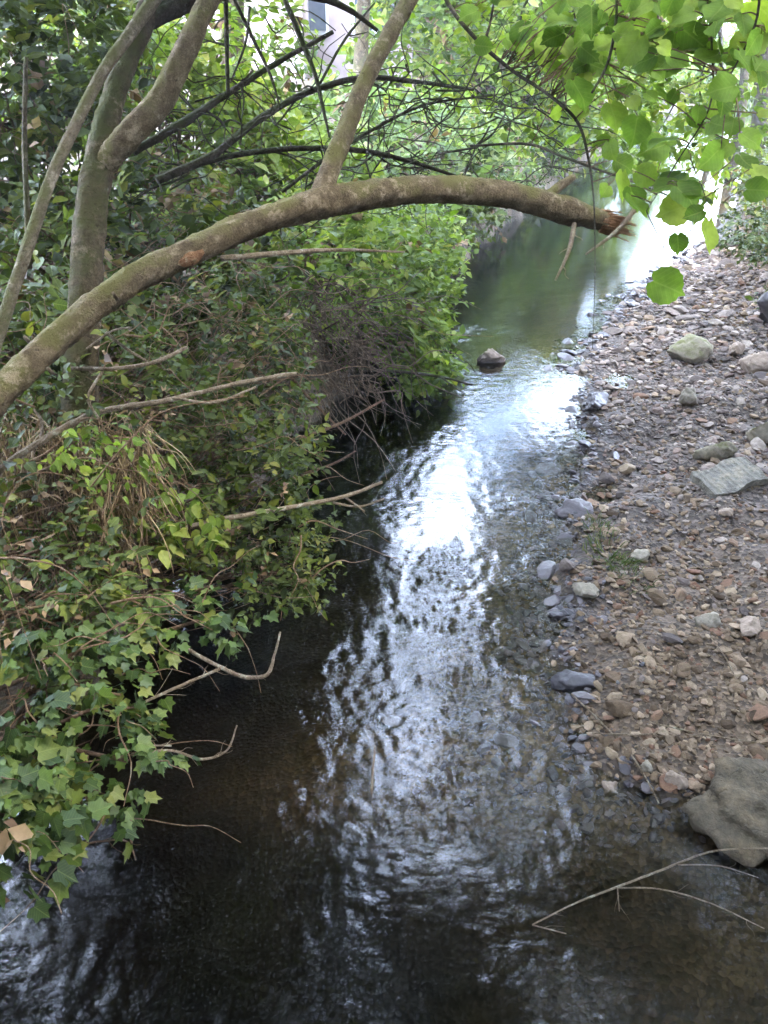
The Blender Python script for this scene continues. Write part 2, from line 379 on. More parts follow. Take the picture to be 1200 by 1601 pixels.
rw = node(nt, 'ShaderNodeMath', operation='MULTIPLY_ADD'); nt.links.new(attr(nt, 'wet'), rw.inputs[0]); rw.inputs[1].default_value = -.45; rw.inputs[2].default_value = .9
nt.links.new(rw.outputs[0], bs.inputs['Roughness']); bs.inputs['Specular IOR Level'].default_value = .3
hh = node(nt, 'ShaderNodeMath', operation='ADD'); nt.links.new(n2, hh.inputs[0]); nt.links.new(vor.outputs['Distance'], hh.inputs[1])
bump(nt, hh.outputs[0], .6, .02, bs)
ground = link('ground', me, m, kind='structure')

# ------------------------------------------------------------------ water
RIFF = G(650, 1150)
def waves(X, Y):
    kx, ky, ph, lam = sines(80, .032, .20, 21)
    z = np.zeros(X.shape)
    # current runs along +Y/-Y: crests lie mostly across the stream
    for i, (a, b, c, l) in enumerate(zip(kx, ky, ph, lam)):
        k = math.hypot(a, b); th = math.pi / 2 + (math.atan2(b, a)) * .7
        if l < .07: fade = np.clip((6.5 - Y) / 2, 0, 1)
        else: fade = 1.0
        z += fade * l * np.sin(k * math.cos(th) * X + k * math.sin(th) * Y + c + 2.2 * np.sin(X * 1.7 + i) + 1.6 * np.sin(Y * 1.3 + 2 * i))
    z *= .0024
    d = np.hypot(X - RIFF[0], (Y - RIFF[1]))
    ring = np.sin(2 * math.pi * d / .085 + 1.5 * np.sin(6 * np.arctan2(Y - RIFF[1], X - RIFF[0]))) * np.exp(-(d / .32) ** 2) * .0016
    mid = np.exp(-((X - .45) / .95) ** 2)
    patch = .55 + .45 * snoise(X, Y, .45, 1.8, 33)
    amp = .12 + 1.0 * mid * np.clip(patch, .12, 1.7) * np.interp(Y, [0, 2.0, 2.5, 3.0, 3.5, 4.2, 5.2, 7, 9, 12, 40], [.9, 1.1, 1.4, 2.4, 2.1, .9, .65, .6, .8, 1.2, 1.8])
    left_sw = np.exp(-((X + 1.1) / .55) ** 2 - ((Y - 1.5) / .5) ** 2) * 1.2
    return z * (amp + left_sw) + ring, amp + left_sw
wx = axis([(-4, -2.2, 20), (-2.2, 2.0, 262), (2.0, 3.2, 48), (3.2, 12, 150), (12, 45, 120)])
wy = axis([(-6, .6, 16), (.6, 5.6, 340), (5.6, 12, 190), (12, 26, 150), (26, 70, 70)])
V, q = grid(wx, wy, lambda X, Y: waves(X, Y)[0]); chop = waves(V[:, 0], V[:, 1])[1]; wdepth = np.maximum(-terrain(V[:, 0], V[:, 1]), 0)
a = V[:, 0] - xL(V[:, 1]); b = xR(V[:, 1]) - V[:, 0]
ok = (a > -.7) & (b > -.7)
keep = ok[q].any(1); q = q[keep]
used = np.unique(q); remap = np.full(len(V), -1); remap[used] = np.arange(len(used))
me = mesh_from('water', V[used], [remap[q]], True, {'chop': np.clip(chop[used] / 2.5, 0, 1), 'depth': np.clip(wdepth[used] / .5, 0, 1)})
m, nt, bs, out = new_mat('stream_water'); nt.nodes.remove(bs)
p = geo_pos(nt)
mp = node(nt, 'ShaderNodeMapping'); nt.links.new(p, mp.inputs[0]); mp.inputs['Scale'].default_value = (1.0, 1.5, 1)
nb = noise(nt, 22, 4, .6, mp.outputs[0]); nb2 = noise(nt, 1.3, 2, .5, p)
bm = node(nt, 'ShaderNodeBump'); bm.inputs['Distance'].default_value = .012
st = node(nt, 'ShaderNodeMath', operation='MULTIPLY_ADD'); nt.links.new(attr(nt, 'chop'), st.inputs[0]); st.inputs[1].default_value = .75; st.inputs[2].default_value = .02; nt.links.new(st.outputs[0], bm.inputs['Strength'])
nb3 = node(nt, 'ShaderNodeMath', operation='MULTIPLY_ADD'); nt.links.new(noise(nt, 7, 3, .5, mp.outputs[0]), nb3.inputs[0]); nb3.inputs[1].default_value = 1.6; nt.links.new(nb, nb3.inputs[2]); nt.links.new(nb3.outputs[0], bm.inputs['Height'])
gl = node(nt, 'ShaderNodeBsdfGlossy'); gl.inputs['Roughness'].default_value = .006; gl.inputs['Color'].default_value = (1, 1, 1, 1)
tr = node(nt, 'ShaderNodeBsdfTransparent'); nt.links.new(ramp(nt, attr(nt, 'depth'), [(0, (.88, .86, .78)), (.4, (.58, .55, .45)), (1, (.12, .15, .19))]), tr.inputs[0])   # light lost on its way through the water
fr = node(nt, 'ShaderNodeFresnel'); fr.inputs['IOR'].default_value = 1.34
for n_ in (gl, fr): nt.links.new(bm.outputs[0], n_.inputs['Normal'])
mx = node(nt, 'ShaderNodeMixShader'); nt.links.new(fr.outputs[0], mx.inputs[0]); nt.links.new(tr.outputs[0], mx.inputs[1]); nt.links.new(gl.outputs[0], mx.inputs[2])
nt.links.new(mx.outputs[0], out.inputs[0])
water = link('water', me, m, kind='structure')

# ------------------------------------------------------------------ leaves
def leaf_shape(kind):
    if kind == 'simple':
        return np.array([(0, 0, 0), (-.3, .45, .08), (0, 1, -.1), (.3, .45, .08)], float), np.array([(0, 3, 2), (0, 2, 1)])
    if kind == 'narrow':
        return np.array([(0, 0, 0), (-.16, .4, .05), (0, 1, -.14), (.16, .4, .05)], float), np.array([(0, 3, 2), (0, 2, 1)])
    if kind == 'ovate':
        V = [(0, 0, 0), (-.25, .22, .07), (-.3, .5, .06), (-.16, .8, .0), (0, 1.05, -.12), (.16, .8, 0), (.3, .5, .06), (.25, .22, .07), (0, .5, -.01)]
        return np.array(V, float), np.array([(8, i, (i + 1) % 8) for i in range(8)])[:, [0, 2, 1]]
    if kind == 'ivy':
        pol = [(-90, .32), (-58, .58), (-20, .74), (10, .52), (38, .82), (64, .60), (90, 1.05), (116, .60), (142, .82), (170, .52), (200, .74), (238, .58)]
        V = [(r * math.cos(R(a)) * .75, r * math.sin(R(a)) * .75 + .35, .10 * r * abs(math.cos(R(a))) - (.12 if r > .95 else 0)) for a, r in pol]
        V.append((0, .3, -.02)); n = len(pol)
        return np.array(V, float), np.array([(n, i, (i + 1) % n) for i in range(n)])
    if kind == 'broad':
        V = []; n = 28
        for i in range(n):
            a = -90 + 360 * i / n; t = R(a)
            r = .5 * (1 + .03 * (-1) ** i); x = r * math.cos(t) * .95; y = r * math.sin(t) + .45
            if i == 0: y = .10
            if i == n // 2: y = 1.1
            V.append((x, y, .08 * (abs(x) / .5) + .05 * math.sin(3 * t) - .16 * max(0, y - .5) ** 1.0))
        inner = []
        for i in range(n // 2):
            t = R(-90 + 360 * (2 * i + .0) / n); inner.append((.24 * math.cos(t), .26 * math.sin(t) + .45, .02 + .03 * math.cos(2 * t)))
        k = len(V); V += inner; V.append((0, .45, -.02)); F = []
        for i in range(n // 2):
            o0, o1, o2 = 2 * i, 2 * i + 1, (2 * i + 2) % n; a, b = k + i, k + (i + 1) % (n // 2)
            F += [(o0, o1, a), (o1, b, a), (o1, o2, b), (a, b, k + n // 2)]
        return np.array(V, float), np.array(F)
SH = {k: leaf_shape(k) for k in ('simple', 'narrow', 'ovate', 'ivy', 'broad')}
LEAF_ME = {}
def leaf_me(kind, mat):
    if (kind, mat) not in LEAF_ME:
        L = []
        for v in range(3):
            V, F = SH[kind]; W = V.copy(); W[:, 2] += [0, .12, -.1][v] * (W[:, 1] - .4) ** 2 * 2 + [0, .1, -.08][v] * W[:, 0]; W[:, 0] *= [1, .88, 1.1][v]
            me = mesh_from('leaf', W, [F], True); me.materials.append(M[mat]); L.append(me)
        LEAF_ME[(kind, mat)] = L
    return LEAF_ME[(kind, mat)]

def sprig_leaves(o, d, nl, length, size, droop=.25, up=(0, 0, 1), spread=.55):
    """o,d: (n,3) sprig origins and directions -> leaf pos, frame (x,y,z), size"""
    n = len(o); t = np.tile(np.linspace(.12, 1, nl), (n, 1)) + rng.normal(size=(n, nl)) * .05
    ln = length * rng.uniform(.6, 1.3, (n, 1))
    pos = o[:, None, :] + d[:, None, :] * (t * ln)[..., None]
    pos[..., 2] -= droop * (t * ln) ** 2
    side = nrm(np.cross(d, np.array([0, 0, 1.0]) + rng.normal(size=(n, 3)) * .3))
    sg = np.where(np.arange(nl) % 2 == 0, 1., -1.)[None, :, None]
    y = nrm(d[:, None, :] * .55 + side[:, None, :] * sg * .9 + rng.normal(size=(n, nl, 3)) * .35 + np.array([0, 0, -droop]))
    upv = np.asarray(up, float)
    z = nrm(upv + rng.normal(size=(n, nl, 3)) * spread)
    x = nrm(np.cross(y, z)); z = np.cross(x, y)
    s = size * np.clip(np.exp(rng.normal(-.1, .32, (n, nl))), .4, 1.6)
    return pos.reshape(-1, 3), x.reshape(-1, 3), y.reshape(-1, 3), z.reshape(-1, 3), s.ravel()
def leaves_into(geo, L, kind, tone):
    pos, x, y, z, s = L; V, F = SH[kind]
    W = pos[:, None, :] + s[:, None, None] * (V[None, :, 0:1] * x[:, None, :] + V[None, :, 1:2] * y[:, None, :] + V[None, :, 2:3] * z[:, None, :])
    k = len(V); Fi = (np.arange(len(pos))[:, None, None] * k + F[None]).reshape(-1, 3)
    geo.add(W.reshape(-1, 3), None, Fi, np.repeat(tone, k))
def leaf_objects(L, idx, kind, mat, parent, base):
    pos, x, y, z, s = L; mes = leaf_me(kind, mat)
    for i in idx:
        o = bpy.data.objects.new('leaf', mes[i % 3]); col.objects.link(o); o.parent = parent
        m3 = np.stack([x[i], y[i], z[i]], 1) * s[i]; p = pos[i] - base
        mm = Matrix(((*m3[0], p[0]), (*m3[1], p[1]), (*m3[2], p[2]), (0, 0, 0, 1)))
        o.matrix_local = mm

def in_ellipsoid(n, c, r, shell=.55):
    u = nrm(rng.normal(size=(n, 3))); k = rng.uniform(0, 1, (n, 1)) ** (1 / 3); k = shell * (1 - (1 - k) * .5) + (1 - shell) * k
    return np.asarray(c) + u * k * np.asarray(r), u
def clumpy(p, lo, hi, seed, thr):
    v = snoise(p[:, 0] + .7 * p[:, 2], p[:, 1] - .8 * p[:, 2], lo, hi, seed); return v > thr
GAPX0 = lambda y: np.interp(y, [5, 7, 9, 12, 18, 26], [-.2, -.9, -.9, .0, .4, 1.8])
GAPX1 = lambda y: np.interp(y, [5, 7, 9, 12, 18, 26], [.2, 1.6, 1.7, 1.5, 2.2, 3.6])
def open_sky(p):
    """the strip above the stream that no crown has closed"""
    x, y, z = p[:, 0], p[:, 1], p[:, 2]; j = .35 * snoise(y, z, .8, 3, 77)
    return (z > 2.9 + .11 * np.maximum(y - 14, 0)) & (y > 7.3 + .4 * j) & (y < 21.5) & (x > GAPX0(y) + j) & (x < GAPX1(y) + j)

def px_of(p):
    v = p - CAM; d = v @ FW; return 600 + FPX * (v @ RT) / d, 800.5 - FPX * (v @ UP) / d, d

def shrub(name, label, cat, root, blobs, leaf, mat, size, nl=9, slen=.25, stem_r=.018, stem_mat='twig_brown', dens=1.0, thr=-.35,
          lobj=0, bare=0, stems=True, group=None, gap=False, tone_shift=0.0, droop=.25, trunk=None, dead=.05, canes=0, cane_k=1.0):
    """blobs: (centre, radii, number of sprigs)"""
    base = np.asarray(root, float); t = thing(name, label, cat, base, group)
    g = Geo(); tw = Geo(); Ls = []; tones = []
    for bi, (c, r, n) in enumerate(blobs):
        c = np.asarray(c, float); r = np.asarray(r if hasattr(r, '__len__') else (r, r, r * .8), float)
        pts, u = in_ellipsoid(int(n * dens * 1.5), c, r)
        k = clumpy(pts, float(r.mean()) * .25, float(r.mean()) * 1.1, 100 + bi + len(label), thr)
        if gap: k &= ~open_sky(pts)
        k &= pts[:, 2] > np.maximum(terrain(pts[:, 0], pts[:, 1]), 0.0) + .02
        pts, u = pts[k], u[k]
        if not len(pts): continue
        d = nrm(u * .8 + rng.normal(size=u.shape) * .55 + np.array([0, 0, .15]))
        L = sprig_leaves(pts, d, nl, slen, size, droop)
        tn = np.clip(np.repeat(.42 + .2 * rng.normal(size=len(pts)), nl) + .13 * rng.normal(size=len(pts) * nl) + tone_shift + .14 * np.repeat(snoise(pts[:, 0] + pts[:, 2], pts[:, 1] - pts[:, 2], r.mean() * .4, r.mean() * 2, 7 + bi), nl), 0, 1)
        Ls.append(L); tones.append(tn)
        if stems:
            ns = max(3, int(len(pts) * .10)) if bare == 0 else max(3, int(len(pts) * .10 + bare))
            for e in pts[rng.choice(len(pts), min(ns, len(pts), 60), replace=False)]:
                st_ = c + (base - c) * rng.uniform(.15, .9) * np.array([1, 1, 1]) + rng.normal(size=3) * .15 * r
                tube(tw, wander(st_, e, 4, .08, .1), (stem_r * .45, stem_r * .12), 3, 3, cap=False, tone=rng.uniform())
            tube(tw, wander(base - np.array([0, 0, .1]), c, 5, .06, .08), (stem_r * 1.6, stem_r * .5), 5, 3, cap=False)
    L = [np.concatenate([l[i] for l in Ls]) for i in range(5)]; tn = np.concatenate(tones)
    if dead:
        nsp = len(tn) // nl; dk = np.repeat(rng.uniform(size=nsp) < dead, nl); gd = Geo()
        leaves_into(gd, [a[dk] for a in L], 'simple', rng.uniform(size=dk.sum())); link('dead_leaves', gd.mesh('dead_leaves', base), M['leaf_dead'], t)['kind'] = 'stuff'
        L = [a[~dk] for a in L]; tn = tn[~dk]
    if canes:
        gc = Geo(); allc = np.concatenate([l[0] for l in Ls])
        for _ in range(canes):
            s_ = allc[rng.integers(len(allc))]; e = s_ + rng.normal(size=3) * np.array([.45, .35, .2]) * cane_k + np.array([.12, -.15, .08]) * cane_k; e[2] = max(e[2], .05)
            tube(gc, wander(s_, e, 5, .07, rng.uniform(.0, .25)), (rng.uniform(.002, .0055), .0012), 4, 4, cap=False, tone=rng.uniform())
        link('canes', gc.mesh('canes', base), M['cane'], t)['kind'] = 'stuff'
    rest = np.ones(len(tn), bool)
    if lobj:
        x, y, d = px_of(L[0]); score = L[4] / d - .0 + .0 * x
        # favour the leaves on the side that faces the stream and the camera
        score = score + .004 * (rng.uniform(size=len(score))) - .1 * ((x < -20) | (x > 1220) | (y < -20) | (y > 1620))
        cen = L[0].mean(0); score += .004 * ((L[0] - cen) @ nrm(CAM - cen))
        pick = np.argsort(-score)[:lobj]; rest[pick] = False
        leaf_objects(L, pick, leaf, mat + '_obj', t, base)
    leaves_into(g, [a[rest] for a in L], leaf, tn[rest])
    f = link('foliage', g.mesh('foliage', base), M[mat], t); f['kind'] = 'stuff'
    if trunk is not None:
        tk = Geo()
        for pts_, rad_ in trunk: tube(tk, pts_, rad_, 9, 5, .12)
        link('trunk', tk.mesh('trunk', base), M['bark_tree'], t)
    if tw.n: 
        s_ = link('stems', tw.mesh('stems', base), M[stem_mat], t); s_['kind'] = 'stuff'
    return t

def on_ground(x, y, dz=0): return np.array([x, y, gz(x, y) + dz])

# ------------------------------------------------------------------ gravel and stones
def rock_mesh(seed, flat=.6, cuts=7, sub=2, jag=.1):
    import bmesh
    r = np.random.default_rng(seed); bm = bmesh.new(); bmesh.ops.create_icosphere(bm, subdivisions=sub, radius=1)
    V = np.array([v.co for v in bm.verts]); F = np.array([[v.index for v in f.verts] for f in bm.faces]); bm.free()
    for _ in range(cuts):
        n = nrm(r.normal(size=3)); h = r.uniform(.45, .8); k = V @ n; V = V - np.maximum(k - h, 0)[:, None] * n
    V *= 1 + jag * (snoise(V[:, 0] * 2 + V[:, 2], V[:, 1] * 2 - V[:, 2], .5, 2, seed))[:, None] * .5
    V *= np.array([1, r.uniform(.6, .9), flat])
    return V, F
PEB = [rock_mesh(200 + i, .36 + .04 * (i % 4), 9, 2, .05) for i in range(10)]
def grit_mesh(seed):
    import bmesh
    r = np.random.default_rng(seed); bm = bmesh.new(); bmesh.ops.create_icosphere(bm, subdivisions=1, radius=1)
    V = np.array([v.co for v in bm.verts]); F = np.array([[v.index for v in f.verts] for f in bm.faces]); bm.free()
    V = V * (1 + .22 * r.normal(size=(len(V), 1))); n_ = nrm(r.normal(size=3) * np.array([.3, .3, 1])); V = V - np.maximum(V @ n_ - .5, 0)[:, None] * n_
    return V * np.array([1.05, r.uniform(.55, .9), r.uniform(.32, .5)]), F
GRIT = [grit_mesh(300 + i) for i in range(14)]
STONE_ME = {}
def stone_me(i, mat):
    if (i, mat) not in STONE_ME:
        V, F = PEB[i]; me = mesh_from('stone', V, [F], False); me.materials.append(M[mat]); STONE_ME[(i, mat)] = me
    return STONE_ME[(i, mat)]
def euler_m(ax, ay, az):
    return np.array(Matrix.Rotation(az, 3, 'Z') @ Matrix.Rotation(ay, 3, 'Y') @ Matrix.Rotation(ax, 3, 'X'))
N = 46000
y = 2.45 + (rng.uniform(size=N) ** 1.6) * 13.5
dr = rng.uniform(-.45, 1.0, N); dr = np.where((dr < 0) & (y < 3.6), dr * 2.6, dr); dr = np.where(dr > 0, dr * np.minimum(gravel_w(y) + .3, 3.4), dr)
x = xR(y) + dr
size = np.exp(rng.normal(-4.05, .48, N)) * np.interp(y, [2.4, 5, 9, 15], [.95, 1.0, 1.4, 1.9])
big = rng.uniform(size=N) < .022; size[big] *= rng.uniform(1.6, 2.6, big.sum())
drp = np.minimum(dr, 0); keepm = (rng.uniform(size=N) < np.exp(drp / .33)) & (size * FPX / np.hypot(y, 3.2) > 1.2)
# thinner where sand and fine grit show
keepm &= (snoise(x, y, .3, 1.2, 55) > -1.0) | (rng.uniform(size=N) < .35)
x, y, size, dr = x[keepm], y[keepm], size[keepm], dr[keepm]
z = terrain(x, y)
ppx, ppy, dep = px_of(np.stack([x, y, z], 1))
vis = (ppx > -30) & (ppx < 1240) & (ppy > 380) & (ppy < 1640)
x, y, size, dr, z, dep = x[vis], y[vis], size[vis], dr[vis], z[vis], dep[vis]
ordr = np.argsort(-size / dep); nobj = 290
soup = {'stone_dry_s': Geo(), 'stone_grey_s': Geo(), 'stone_wet_s': Geo()}
for rank, i in enumerate(ordr):
    wet = dr[i] < .05 + .10 * rng.normal()
    brown = rng.uniform() < np.interp(y[i], [3.6, 4.6, 6.0, 8], [.95, .85, .3, .15])
    mat = 'stone_wet' if wet else ('stone_dry' if brown else 'stone_grey')
    Rm = euler_m(rng.normal() * .28, rng.normal() * .28, rng.uniform(0, 6.28)); s = size[i]
    p = np.array([x[i], y[i], z[i] + s * rng.uniform(.05, .3)])
    k = int(rng.integers(10))
    if rank < nobj:
        o = link('stone', stone_me(k, mat), None, ground)
        m3 = Rm * s; o.matrix_local = Matrix(((*m3[0], p[0]), (*m3[1], p[1]), (*m3[2], p[2]), (0, 0, 0, 1)))
    else:
        V, F = GRIT[int(rng.integers(14))]; soup[mat + '_s'].add((V * s) @ Rm.T + p, None, F, rng.uniform())
for k, gsoup in soup.items():
    o = link('pebbles', gsoup.mesh('pebbles', smooth=False), M[k], ground); o['kind'] = 'stuff'

def rock(name, label, px, py, w_px, mat, flat=.55, asp=.8, seed=1, rz=0., sink=.25, tilt=0., z=None, cat='rock', jag=.1, cuts=8):
    c = G(px, py, 0.1)
    for _ in range(4): c = G(px, py, (max(gz(c[0], c[1]), -.05) if z is None else z) + .04)
    d = (c - CAM) @ FW; s = w_px / FPX * d / 2
    V, F = rock_mesh(seed, flat, cuts, 4, jag); V = V * (1 + .02 * snoise(V[:, 0] * 9 + V[:, 2] * 5, V[:, 1] * 9 - V[:, 2] * 5, .3, 1.2, seed + 6))[:, None] * (1 + .04 * snoise(V[:, 0] * 3 + V[:, 2] * 2, V[:, 1] * 3 - V[:, 2] * 2, .3, 1.2, seed + 5))[:, None]; V = V * np.array([1, asp / .75, 1]) * s
    V = V @ euler_m(tilt, 0, rz).T
    zz = max(gz(c[0], c[1]), -.12) if z is None else z
    base = np.array([c[0], c[1], zz]); V[:, 2] += -V[:, 2].min() * (1 - sink)
    o = link(name, mesh_from(name, V, [F], False), M[mat], None, base); tag(o, label, cat)
    me = o.data
    if True:
        me.polygons.foreach_set('use_smooth', np.ones(len(me.polygons), bool))
    return o
rock('rock', 'lone grey rock sticking out of the water in mid stream', 766, 565, 52, 'stone_grey', .75, .8, 31, .2, .45, z=-.04)
rock('rock', 'dark wet boulder in the shallows with white water round it', 903, 805, 72, 'stone_wet', .6, .9, 32, .5, .4, z=-.05)
rock('rock', 'dark purple wedge of slate at the edge of the stream', 932, 632, 58, 'stone_wet', .5, .6, 33, .5, .2)
rock('rock', 'small pale square stone standing out on the grey shingle', 1076, 628, 34, 'rock_pale', .9, .9, 34, .3, .2, cuts=10)
rock('rock', 'broad flat olive-tan rock in the upper shingle', 1068, 555, 84, 'rock_moss', .5, .75, 35, .1, .35)
rock('rock', 'oblong pinkish stone at the right edge of the upper shingle', 1182, 575, 66, 'rock_tan', .55, .6, 36, -.2, .25)
rock('rock', 'reddish lump of stone just above the oblong pinkish one', 1148, 552, 40, 'rock_tan', .6, .7, 43, .7, .25)
rock('rock', 'low moss-covered rock just behind the ribbed slab', 1116, 706, 72, 'rock_moss', .5, .5, 37, .2, .35)
rock('rock', 'green mossy rock at the right edge behind the slab', 1195, 684, 66, 'rock_moss', .6, .7, 38, .4, .3)
rock('rock', 'tall pale flat stone lying at the water edge', 914, 918, 44, 'rock_pale', .35, 1.3, 39, .2, .2)
rock('rock', 'small grey stone next to the tall pale one at the water', 888, 884, 34, 'stone_grey', .7, .8, 40, .9, .25)
rock('rock', 'flat pale yellowish stone beside the grass tuft', 1003, 866, 44, 'rock_pale', .35, .6, 41, .1, .25)
rock('rock', 'squarish grey stone among the brown gravel', 1106, 968, 42, 'rock_pale', .55, .9, 42, .4, .25)
rock('rock', 'tan angular stone near the right edge of the brown gravel', 1172, 980, 52, 'rock_tan', .5, .7, 44, .2, .25)
rock('rock', 'small round stone close under the tip of the ribbed slab', 1133, 803, 26, 'rock_tan', .6, .8, 45, .2, .2)
rock('boulder', 'big grey-green boulder at the lower right beside the water', 1192, 1266, 260, 'rock_green', .5, .95, 148, .4, .5, z=-.08, jag=.16, cat='boulder', cuts=9)
rock('boulder', 'second grey-green boulder cut off by the right edge, in front of the big one', 1235, 1345, 170, 'rock_green', .7, .9, 147, .9, .4, z=-.12, jag=.12, cat='boulder', cuts=5)
rock('boulder', 'dark leaning boulder at the right edge below the bank', 1205, 500, 80, 'stone_wet', .8, .9, 48, .9, .3, cat='boulder')
rock('rock', 'dark wet hump of stone where the brown gravel meets the water', 905, 1065, 90, 'stone_wet', .4, .7, 49, .1, .5)
rock('rock', 'rounded yellow-brown stone at the foot of the gravel', 1060, 1215, 42, 'rock_tan', .7, .9, 50, .1, .25)
rock('rock', 'pale pebble left of the rounded yellow-brown stone', 1010, 1195, 24, 'rock_pale', .8, .9, 51, .1, .2)
rock('rock', 'half drowned brown stone at the bottom tip of the gravel', 952, 1228, 40, 'rock_tan', .6, .9, 52, .4, .4)

# ribbed concrete slab
def slab():
    c = G(1138, 752, .2); c[2] = gz(c[0], c[1]); g = Geo(); n = 9
    L, W, T = .50, .29, .06
    prof = []
    for i in range(n * 4 + 1):
        u = i / (n * 4); prof.append((-L / 2 + L * u, T + (.006 if (i % 4) in (0, 1) else 0) * (.4 + .6 * abs(math.sin(i * 1.3)))))
    pr = np.array(prof); k = len(pr); nv = 7
    vs = np.linspace(-W / 2, W / 2, nv)
    top = np.array([(a + .012 * snoise(np.array([v * 9.]), np.array([a]), .5, 2, 3)[0] * (abs(a) > L / 2 - .03), v + .02 * math.sin(a * 17), h) for v in vs for a, h in pr])
    q = [(j * k + i, j * k + i + 1, (j + 1) * k + i + 1, (j + 1) * k + i) for j in range(nv - 1) for i in range(k - 1)]
    bot = top.copy(); bot[:, 2] = 0; V = np.vstack([top, bot]); o = len(top)
    q += [(o + a, o + d, o + c_, o + b) for a, b, c_, d in q]
    e = [j for j in range(k)]; q += [(o + i, o + i + 1, i + 1, i) for i in range(k - 1)]
    q += [((nv - 1) * k + i, (nv - 1) * k + i + 1, o + (nv - 1) * k + i + 1, o + (nv - 1) * k + i) for i in range(k - 1)]
    q += [(j * k, (j + 1) * k, o + (j + 1) * k, o + j * k) for j in range(nv - 1)]
    q += [(o + j * k + k - 1, o + (j + 1) * k + k - 1, (j + 1) * k + k - 1, j * k + k - 1) for j in range(nv - 1)]
    V = V @ euler_m(R(11), R(-6), R(24)).T; V[:, 2] -= V[:, 2].min() + .03
    o = link('concrete_slab', mesh_from('concrete_slab', V, [np.array(q)], False), M['concrete'], None, c)
    tag(o, 'broken slab of pale ribbed concrete lying tilted on the shingle', 'slab')
slab()

# ------------------------------------------------------------------ the leaning tree over the stream
base = on_ground(-2.0, 2.0); t = thing('leaning_tree', 'leaning tree whose thick bare limb arches right across the stream and ends broken', 'tree', base)
A = [(-190, 800, 2.45, 40), (-60, 675, 2.5, 35), (0, 615, 2.55, 31), (60, 556, 2.6, 29), (150, 478, 2.7, 28), (210, 436, 2.75, 27), (300, 392, 2.85, 27), (400, 347, 2.95, 26), (500, 318, 3.0, 31), (600, 302, 3.1, 28), (700, 296, 3.2, 26), (800, 306, 3.3, 26), (880, 328, 3.4, 27), (945, 346, 3.5, 25)]
g = Geo()
pts = [base - np.array([.0, 0, .2]), base + np.array([.15, .0, .35])] + [P(a, b, d) for a, b, d, r in A]
rad = [.11, .10] + [r * (.76 if i_ < 13 else .55) / FPX * d for i_, (a, b, d, r) in enumerate(A)]
tube(g, pts, rad, 28, 16, .03, lump=.075); link('trunk', g.mesh('trunk', base), M['bark_main'], t)
# raw wood at the break and where a branch was torn off
g = Geo(); e0 = P(938, 345, 3.495); e1 = P(985, 357, 3.55); ax = nrm(e1 - e0)
for i in range(150):
    a = rng.uniform(0, 6.28); rr = .062 * math.sqrt(rng.uniform()); s_ = e0 + ax * .0 + np.array([0, math.cos(a) * rr * .7, math.sin(a) * rr * .7]); l = rng.uniform(.04, .17) * rng.uniform(.5, 1.2)
    tube(g, [s_, s_ + ax * l + rng.normal(size=3) * .008], (.007, .0015), 4, 2)
V, F = rock_mesh(77, .9, 3, 3, .3); g.add(e0 + ax * .035 + V * np.array([.07, .036, .036]), None, F)
link('broken_end', g.mesh('broken_end', base, False), M['raw_wood'], t)
g = Geo(); V, F = rock_mesh(71, .5, 6, 2, .2); cc = P(300, 402, 2.80); axx = nrm(P(330, 390, 2.83) - P(265, 412, 2.78)); zz = nrm(CAM - cc); yy = np.cross(zz, axx)
g.add(cc + (V[:, :1] * axx * .065 + V[:, 1:2] * yy * .034 + V[:, 2:] * zz * .045), None, F); link('scar', g.mesh('scar', base, False), M['raw_wood'], t)
g = Geo()
tube(g, [P(500, 322, 3.0), P(512, 275, 3.02), P(540, 205, 3.05), P(565, 140, 3.1), P(592, 85, 3.15), P(640, 0, 3.25), P(690, -120, 3.4), P(760, -330, 3.6)], np.array([26, 21, 19, 18, 17.5, 18, 18, 14]) * .76 * 3.05 / FPX, 20, 14, .03, lump=.07)
link('limb', g.mesh('limb', base), M['bark_main'], t)
g = Geo(); tube(g, [P(848, 312, 3.36), P(870, 295, 3.38), P(897, 276, 3.40)], (.022, .02, .014), 7, 3, .1); link('stub', g.mesh('stub', base), M['bark_main'], t)
for pp in ([(898, 350, 3.36), (888, 395, 3.3), (868, 438, 3.28)], [(1000, 318, 3.3), (965, 360, 3.3), (915, 398, 3.3)], [(345, 404, 2.85), (440, 396, 2.95), (520, 391, 3.1), (632, 394, 3.3)]):
    g = Geo(); tube(g, [P(*a) for a in pp], (.011, .009, .004), 7, 6, .14); side_shoots(g, [P(*a) for a in pp], .003, 3, .09); link('twig', g.mesh('twig', base), M['twig_pale'], t)
for (px, py) in ((183, 462), (82, 578), (47, 530)):      # pale cut stubs of side twigs
    g = Geo(); s0 = P(px, py + 6, 2.63); tube(g, [s0, s0 + np.array([.0, -.03, .03])], (.007, .006), 6, 2); link('cut_stub', g.mesh('cut_stub', base), M['twig_pale'], t)

for (px, py, dd, rr) in ((585, 282, 3.06, .018), (655, 275, 3.15, .022), (428, 318, 2.95, .015), (745, 283, 3.22, .014), (235, 418, 2.76, .02), (205, 432, 2.74, .024), (120, 492, 2.66, .02), (820, 300, 3.3, .016), (560, 330, 3.02, .02)):
    V, F = rock_mesh(int(px), .8, 5, 2, .2); g = Geo(); g.add(P(px, py + 8, dd) + V * rr * np.array([1.4, 1, 1]), None, F); link('knot', g.mesh('knot', base), M['bark_main'], t)
